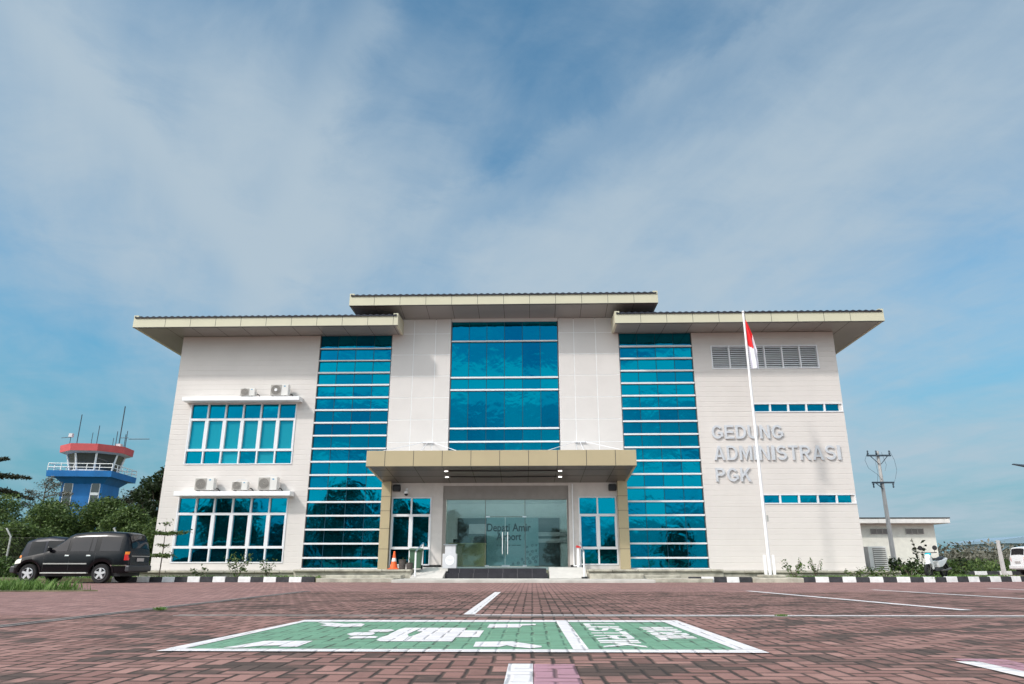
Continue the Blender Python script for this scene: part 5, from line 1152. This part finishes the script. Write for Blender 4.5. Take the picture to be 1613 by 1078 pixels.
b = MB(); b.prism([(.10, .92), (.13, 1.02), (.22, 1.04), (.25, .98), (.18, .92)], -.12, .12, 'y'); b.build('front_cowl', 'cyan', t, bevel=.03)
b = MB(); b.prism([(.34, .34), (.36, .26), (.95, .26), (1.0, .40), (.75, .42)], -.13, .13, 'y'); b.build('floor', 'black', t, bevel=.02)
b = MB(); b.prism([(.70, .42), (.62, .70), (1.0, .74), (1.45, .84), (1.55, .80), (1.30, .60), (1.0, .45)], -.14, .14, 'y'); b.build('tail_body', 'car_white', t, bevel=.03)
b = MB(); b.prism([(.56, .74), (.60, .82), (.95, .82), (1.30, .90), (1.38, .87), (1.02, .75)], -.13, .13, 'y'); b.build('seat', 'black', t, bevel=.03)
b = MB(); b.tube([(.28, -.34, 1.05), (.22, -.15, 1.04), (.20, 0, 1.03), (.22, .15, 1.04), (.28, .34, 1.05)], .018, 8); b.build('handlebar', 'black', t, smooth=40)
for sg in (-1, 1):
    b = MB(); b.tube([(.24, sg * .25, 1.05), (.22, sg * .30, 1.18)], .008, 6); b.lathe([(.02, -.02), (.10, -.015), (.10, .015), (.02, .02)], (.22, sg * .31, 1.24), 'x', 16); b.build('mirror', 'black', t)
b = MB(); b.prism([(1.42, .60), (1.60, .40), (1.63, .42), (1.50, .66)], -.08, .08, 'y'); b.build('rear_mudguard', 'black', t)
b = MB(); b.tube([(.8, -.17, .30), (1.2, -.18, .32), (1.55, -.18, .38)], [.03, .05, .055], 10); b.build('exhaust', 'dark_frame', t, smooth=40)
t.location = (17.15, 32.7, .11); t.rotation_euler.z = R(35)

# ------------------------------------------------------------------ control tower
TX, TY = -61.3, 98.6
T = thing('control_tower', 'blue and red airport control tower with a railed balcony behind the trees', 'tower', (TX, TY, 0))
def octagon(r_, a0=-59.0, n=8): return [(TX + r_ * math.cos(R(a0 + 360 / n * k)), TY + r_ * math.sin(R(a0 + 360 / n * k))) for k in range(n)]
SQ = R(7.6)
def sq(s, rot=SQ): 
    h_ = s / 2; return [(TX + x * math.cos(rot) - y * math.sin(rot), TY + x * math.sin(rot) + y * math.cos(rot)) for x, y in ((-h_, -h_), (h_, -h_), (h_, h_), (-h_, h_))]
TS = 5.3
b = MB(); b.prism(sq(TS), 0, 11.9); sh = b.build('shaft', 'tower_blue', T)
def loft(b, A, za, C, zc, m=0):
    n = len(A); b.add([(x, y, za) for x, y in A] + [(x, y, zc) for x, y in C], [tuple(range(n))[::-1], tuple(range(n, 2 * n))] + [(i, (i + 1) % n, n + (i + 1) % n, n + i) for i in range(n)], m)
b = MB(); loft(b, sq(TS + .002), 11.2, sq(6.9), 12.0); loft(b, sq(8.25), 12.004, sq(8.35), 12.80); b.build('balcony', 'tower_blue', T)
b = MB(); loft(b, octagon(2.85), 12.804, octagon(3.50), 15.3); b.build('cab_glazing', 'tower_glass', T)
b = MB()
oA, oC = octagon(2.89), octagon(3.55)
for (xa, ya), (xc, yc) in zip(oA, oC): b.tube([(xa, ya, 12.80), (xc, yc, 15.3)], .13, 6)
b.build('cab_mullion', 'white', T)
b = MB(); loft(b, octagon(2.92), 12.806, octagon(3.00), 13.15); b.build('cab_sill', 'white', T)
b = MB(); loft(b, octagon(3.9), 15.304, octagon(4.48), 15.5); b.build('cab_soffit', 'lightgrey', T)
b = MB(); loft(b, octagon(4.50), 15.504, octagon(4.58), 16.45); b.build('roof', 'tower_red', T)
b = MB(); c4 = sq(8.2)
for k in range(4):
    (xa, ya), (xb, yb) = c4[k], c4[(k + 1) % 4]
    for z in (13.25, 13.75): b.tube([(xa, ya, z), (xb, yb, z)], .05, 6)
    for u in (0, .2, .4, .6, .8): b.tube([(xa + (xb - xa) * u, ya + (yb - ya) * u, 12.7), (xa + (xb - xa) * u, ya + (yb - ya) * u, 13.75)], .05, 6)
b.build('railing', 'white', T)
# arched windows on the two faces that show
def on_face(k, u, z, off): 
    q = sq(TS); (xa, ya), (xb, yb) = q[k], q[(k + 1) % 4]; dxv, dyv = xb - xa, yb - ya; L = math.hypot(dxv, dyv)
    return (xa + dxv * u + dyv / L * off, ya + dyv * u - dxv / L * off, z)
for k, u in ((0, .17), (0, .83)):
    for nm, grow, off, m in (('window_frame', .09, .03, 'white'), ('window_pane', 0, .06, 'tower_glass')):
        wv = .095 + grow / TS; pts = [(u - wv, 7.6 - grow), (u + wv, 7.6 - grow), (u + wv, 10.9)] + [(u + wv * math.cos(R(a)), 10.9 + (.65 + grow) * math.sin(R(a))) for a in range(15, 180, 15)] + [(u - wv, 10.9)]
        b = MB(); n = len(pts); b.add([on_face(k, p, z, off) for p, z in pts] + [on_face(k, p, z, -.05) for p, z in pts], [tuple(range(n)), tuple(range(n, 2 * n))[::-1]] + [(i, (i + 1) % n, n + (i + 1) % n, n + i) for i in range(n)])
        o = b.build(nm, m, sh)
    b = MB(); b.add([on_face(k, u + a, z, off) for off in (.05, .09) for a, z in ((-.095, 9.7), (.095, 9.7), (.095, 10.05), (-.095, 10.05))], [(0, 1, 2, 3), (7, 6, 5, 4), (0, 4, 5, 1), (1, 5, 6, 2), (2, 6, 7, 3), (3, 7, 4, 0)]); b.build('window_bar', 'white', sh)
for dxm, dym, z1, r_ in ((-1.9, -2.0, 20.9, .06), (2.6, 0.5, 22.6, .075), (.6, -1.5, 19.4, .05), (-.5, -1, 18.5, .04), (2.9, -.8, 18.7, .05), (3.1, 1, 18.6, .05), (-3.2, 0, 17.6, .05), (2.0, 0, 17.9, .04), (-2.9, -2, 17.9, .04), (3.5, .6, 19.0, .05)):
    b = MB(); b.tube([(TX + dxm, TY + dym, 16.3), (TX + dxm, TY + dym, z1)], r_, 6); b.build('antenna', 'steel_dark', T)
b = MB(); b.tube([(TX + 3.6, TY + 1, 17.9), (TX + 6.6, TY + 1, 17.9)], .06, 6); b.tube([(TX + 2.6, TY + .5, 18.0), (TX + 3.8, TY + .5, 18.0)], .05, 6); b.tube([(TX - 4.2, TY - 2, 17.6), (TX - 2.9, TY - 2, 17.7)], .05, 6); b.build('antenna_arm', 'steel_dark', T)
b = MB(); b.box(TX - 3.15, TY - 2.2, 17.7, TX - 2.65, TY - 1.8, 18.2); b.build('equipment_box', 'lightgrey', T)
b = MB(); b.box(TX + 2.2, TY + .2, 16.45, TX + 3.0, TY + .9, 17.1); b.build('equipment_box', 'lightgrey', T)

# ------------------------------------------------------------------ things to the right of the building
t = thing('utility_hut', 'small white hut with a flat stained roof and grille vents behind the power pole', 'hut', (26, 54, 0))
b = MB(); b.box(22.4, 52, 0, 28.15, 57, 3.40); b.build('wall', 'hut', t)
b = MB(); b.box(21.9, 51.3, 3.404, 28.95, 57.6, 3.72); ro = b.build('roof', 'hut_roof', t, bevel=.03)
b = MB(); b.box(21.9, 51.28, 3.725, 28.97, 57.62, 3.80); b.build('roof_stain', 'stain', ro)
for x0 in (23.72, 26.15):
    b = MB(); b.box(x0, 51.95, 2.72, x0 + 1.2, 51.998, 3.06); v0 = b.build('vent', 'ac_dark', t)
    b = MB()
    for k in range(4): b.box(x0 + k * .4 - .02, 51.93, 2.70, x0 + k * .4 + .02, 51.948, 3.08)
    for k in range(4): b.box(x0, 51.935, 2.75 + k * .085, x0 + 1.2, 51.947, 2.77 + k * .085)
    b.build('vent_bar', 'ac_grille', v0)
t = thing('outdoor_condenser', 'tall grey condenser unit standing on the ground by the white hut', 'air conditioner', (15.85, 34.7, .1))
b = MB(); b.box(15.42, 34.3, .14, 16.24, 35.1, 1.45); b.build('casing', 'ac', t, bevel=.02)
b = MB(); b.box(15.62, 34.27, .22, 16.18, 34.298, 1.38); gr = b.build('grille', 'ac_dark', t)
b = MB()
for k in range(13): b.box(15.62, 34.255, .25 + k * .088, 16.18, 34.268, .285 + k * .088)
b.build('grille_bar', 'ac', gr)
b = MB(); b.box(15.40, 34.28, .05, 16.26, 35.1, .138); b.build('base', 'concrete', t)
t = thing('utility_pole', 'concrete power pole with two crossarms standing in front of the white hut', 'utility pole', (22.15, 46, 0))
b = MB(); b.tube([(22.15, 46, -.1), (22.15, 46, 7.6)], [.155, .085], 12); b.build('pole', 'pole', t, smooth=40)
for z, w_ in ((7.30, .75), (5.60, .68)):
    b = MB(); b.box(22.15 - w_, 45.82, z - .05, 22.15 + w_, 45.92, z + .05); ca = b.build('crossarm', 'steel_dark', t)
    for k in (-1, 0, 1):
        xx = 22.15 + k * (w_ - .07) if k else 22.0
        dzv = .05 if z > 6 else -.05
        s_n = 1 if z > 6 else -1
        b = MB(); b.lathe([(.03, 0), (.06, s_n * .08), (.03, s_n * .14), (.055, s_n * .2), (.03, s_n * .28)], (xx, 45.87, z + dzv), seg=10); b.build('insulator', 'steel_dark', ca)
b = MB(); b.tube([(21.6, 45.87, 7.28), (22.1, 45.87, 6.75)], .025, 6); b.tube([(22.7, 45.87, 7.28), (22.2, 45.87, 6.75)], .025, 6); b.tube([(21.7, 45.87, 5.58), (22.1, 45.87, 5.2)], .025, 6); b.build('brace', 'steel_dark', t)
b = MB()
for p in ([(21.47, 45.8, 7.6), (21.2, 45.8, 7.0), (21.35, 45.8, 6.5), (21.85, 45.8, 6.1), (22.1, 45.8, 5.75)], [(22.83, 45.8, 7.6), (23.05, 45.8, 7.0), (23.1, 45.8, 6.4), (22.95, 45.8, 5.9), (22.78, 45.8, 5.5)], [(22.0, 45.8, 7.6), (21.85, 45.8, 6.8), (21.9, 45.8, 6.2), (21.75, 45.8, 5.5)], [(22.3, 45.8, 7.5), (22.5, 45.8, 6.7), (22.35, 45.8, 6.3)]): b.tube(p, .010, 5)
b.build('jumper_wire', 'steel_dark', t)
t = thing('street_lamp', 'street lamp arm reaching in from the right edge of the sky', 'street lamp', (24.2, 32, 0))
b = MB(); b.tube([(24.2, 32, 0), (24.2, 32, 4.0)], [.08, .06], 10); b.tube([(24.2, 32, 3.9), (23.6, 32, 4.35), (22.6, 32, 4.66), (21.75, 32, 4.78)], [.045, .04, .035, .03], 8); b.build('pole', 'steel_dark', t, smooth=40)
b = MB(); b.hexa([(21.2, 31.93, 4.86), (21.8, 31.9, 4.74), (21.8, 32.1, 4.74), (21.2, 32.07, 4.86), (21.22, 31.95, 4.90), (21.8, 31.92, 4.84), (21.8, 32.08, 4.84), (21.22, 32.05, 4.90)]); b.build('lamp_head', 'steel_dark', t, bevel=.015)
t = thing('concrete_post', 'lone pale concrete post standing in the scrub at the right', 'post', (29.55, 47.5, 0))
b = MB(); b.hexa([(29.45, 47.4, 0), (29.65, 47.4, 0), (29.65, 47.6, 0), (29.45, 47.6, 0), (29.48, 47.43, 2.15), (29.62, 47.43, 2.15), (29.62, 47.57, 2.15), (29.48, 47.57, 2.15)]); b.build('post', 'pole', t)
b = MB(); b.box(29.40, 47.35, .0, 29.70, 47.39, .15); b.build('foot', 'concrete', t)
t = thing('terminal_building', 'long blue-grey building far off at the right edge of the horizon', 'building', (215, 300, 0))
b = MB(); b.box(186, 300, 0, 260, 330, 9.0); b.build('wall', 'far_building', t)
b = MB(); b.prism([(184, 9.004), (262, 9.004), (262, 10.2), (200, 12.0), (184, 10.0)], 298, 332, 'y'); b.build('roof', 'far_roof', t)
b = MB(); b.box(188, 299.8, 4.5, 258, 299.99, 6.5); b.build('window', 'tower_glass', t)
# chain-link fence at far left
t = thing('fence', 'chain link fence with leaning post tops at the left edge behind the car', 'fence', (-26, 35.0, 0))
for x in (-30.6, -25.3, -20.0):
    b = MB(); b.tube([(x, 35.0, 0), (x, 35.0, 1.95), (x - .30, 35.0, 2.35)], .045, 8); b.build('post', 'galv', t, smooth=30)
b = MB()
for z in (.1, 1.0, 1.9): b.tube([(-34, 35.0, z), (-22.5, 35.0, z)], .006, 5)
for z, o_ in ((2.05, -.1), (2.2, -.2), (2.33, -.29)): b.tube([(-34, 35.0, z), (-24.8, 35.0, z)], .003, 4)
k = 0
for i in range(90):
    x = -34 + i * .128; b.tube([(x, 35.0, .1), (x + 1.8 if x + 1.8 < -22.5 else -22.5, 35.0, 1.9 if x + 1.8 < -22.5 else .1 + (-22.5 - x))], .003, 3, cap=False); b.tube([(x, 35.0, 1.9), (x + 1.8 if x + 1.8 < -22.5 else -22.5, 35.0, .1 if x + 1.8 < -22.5 else 1.9 - (-22.5 - x))], .003, 3, cap=False)
b.build('wire_mesh', 'fence_wire', t)
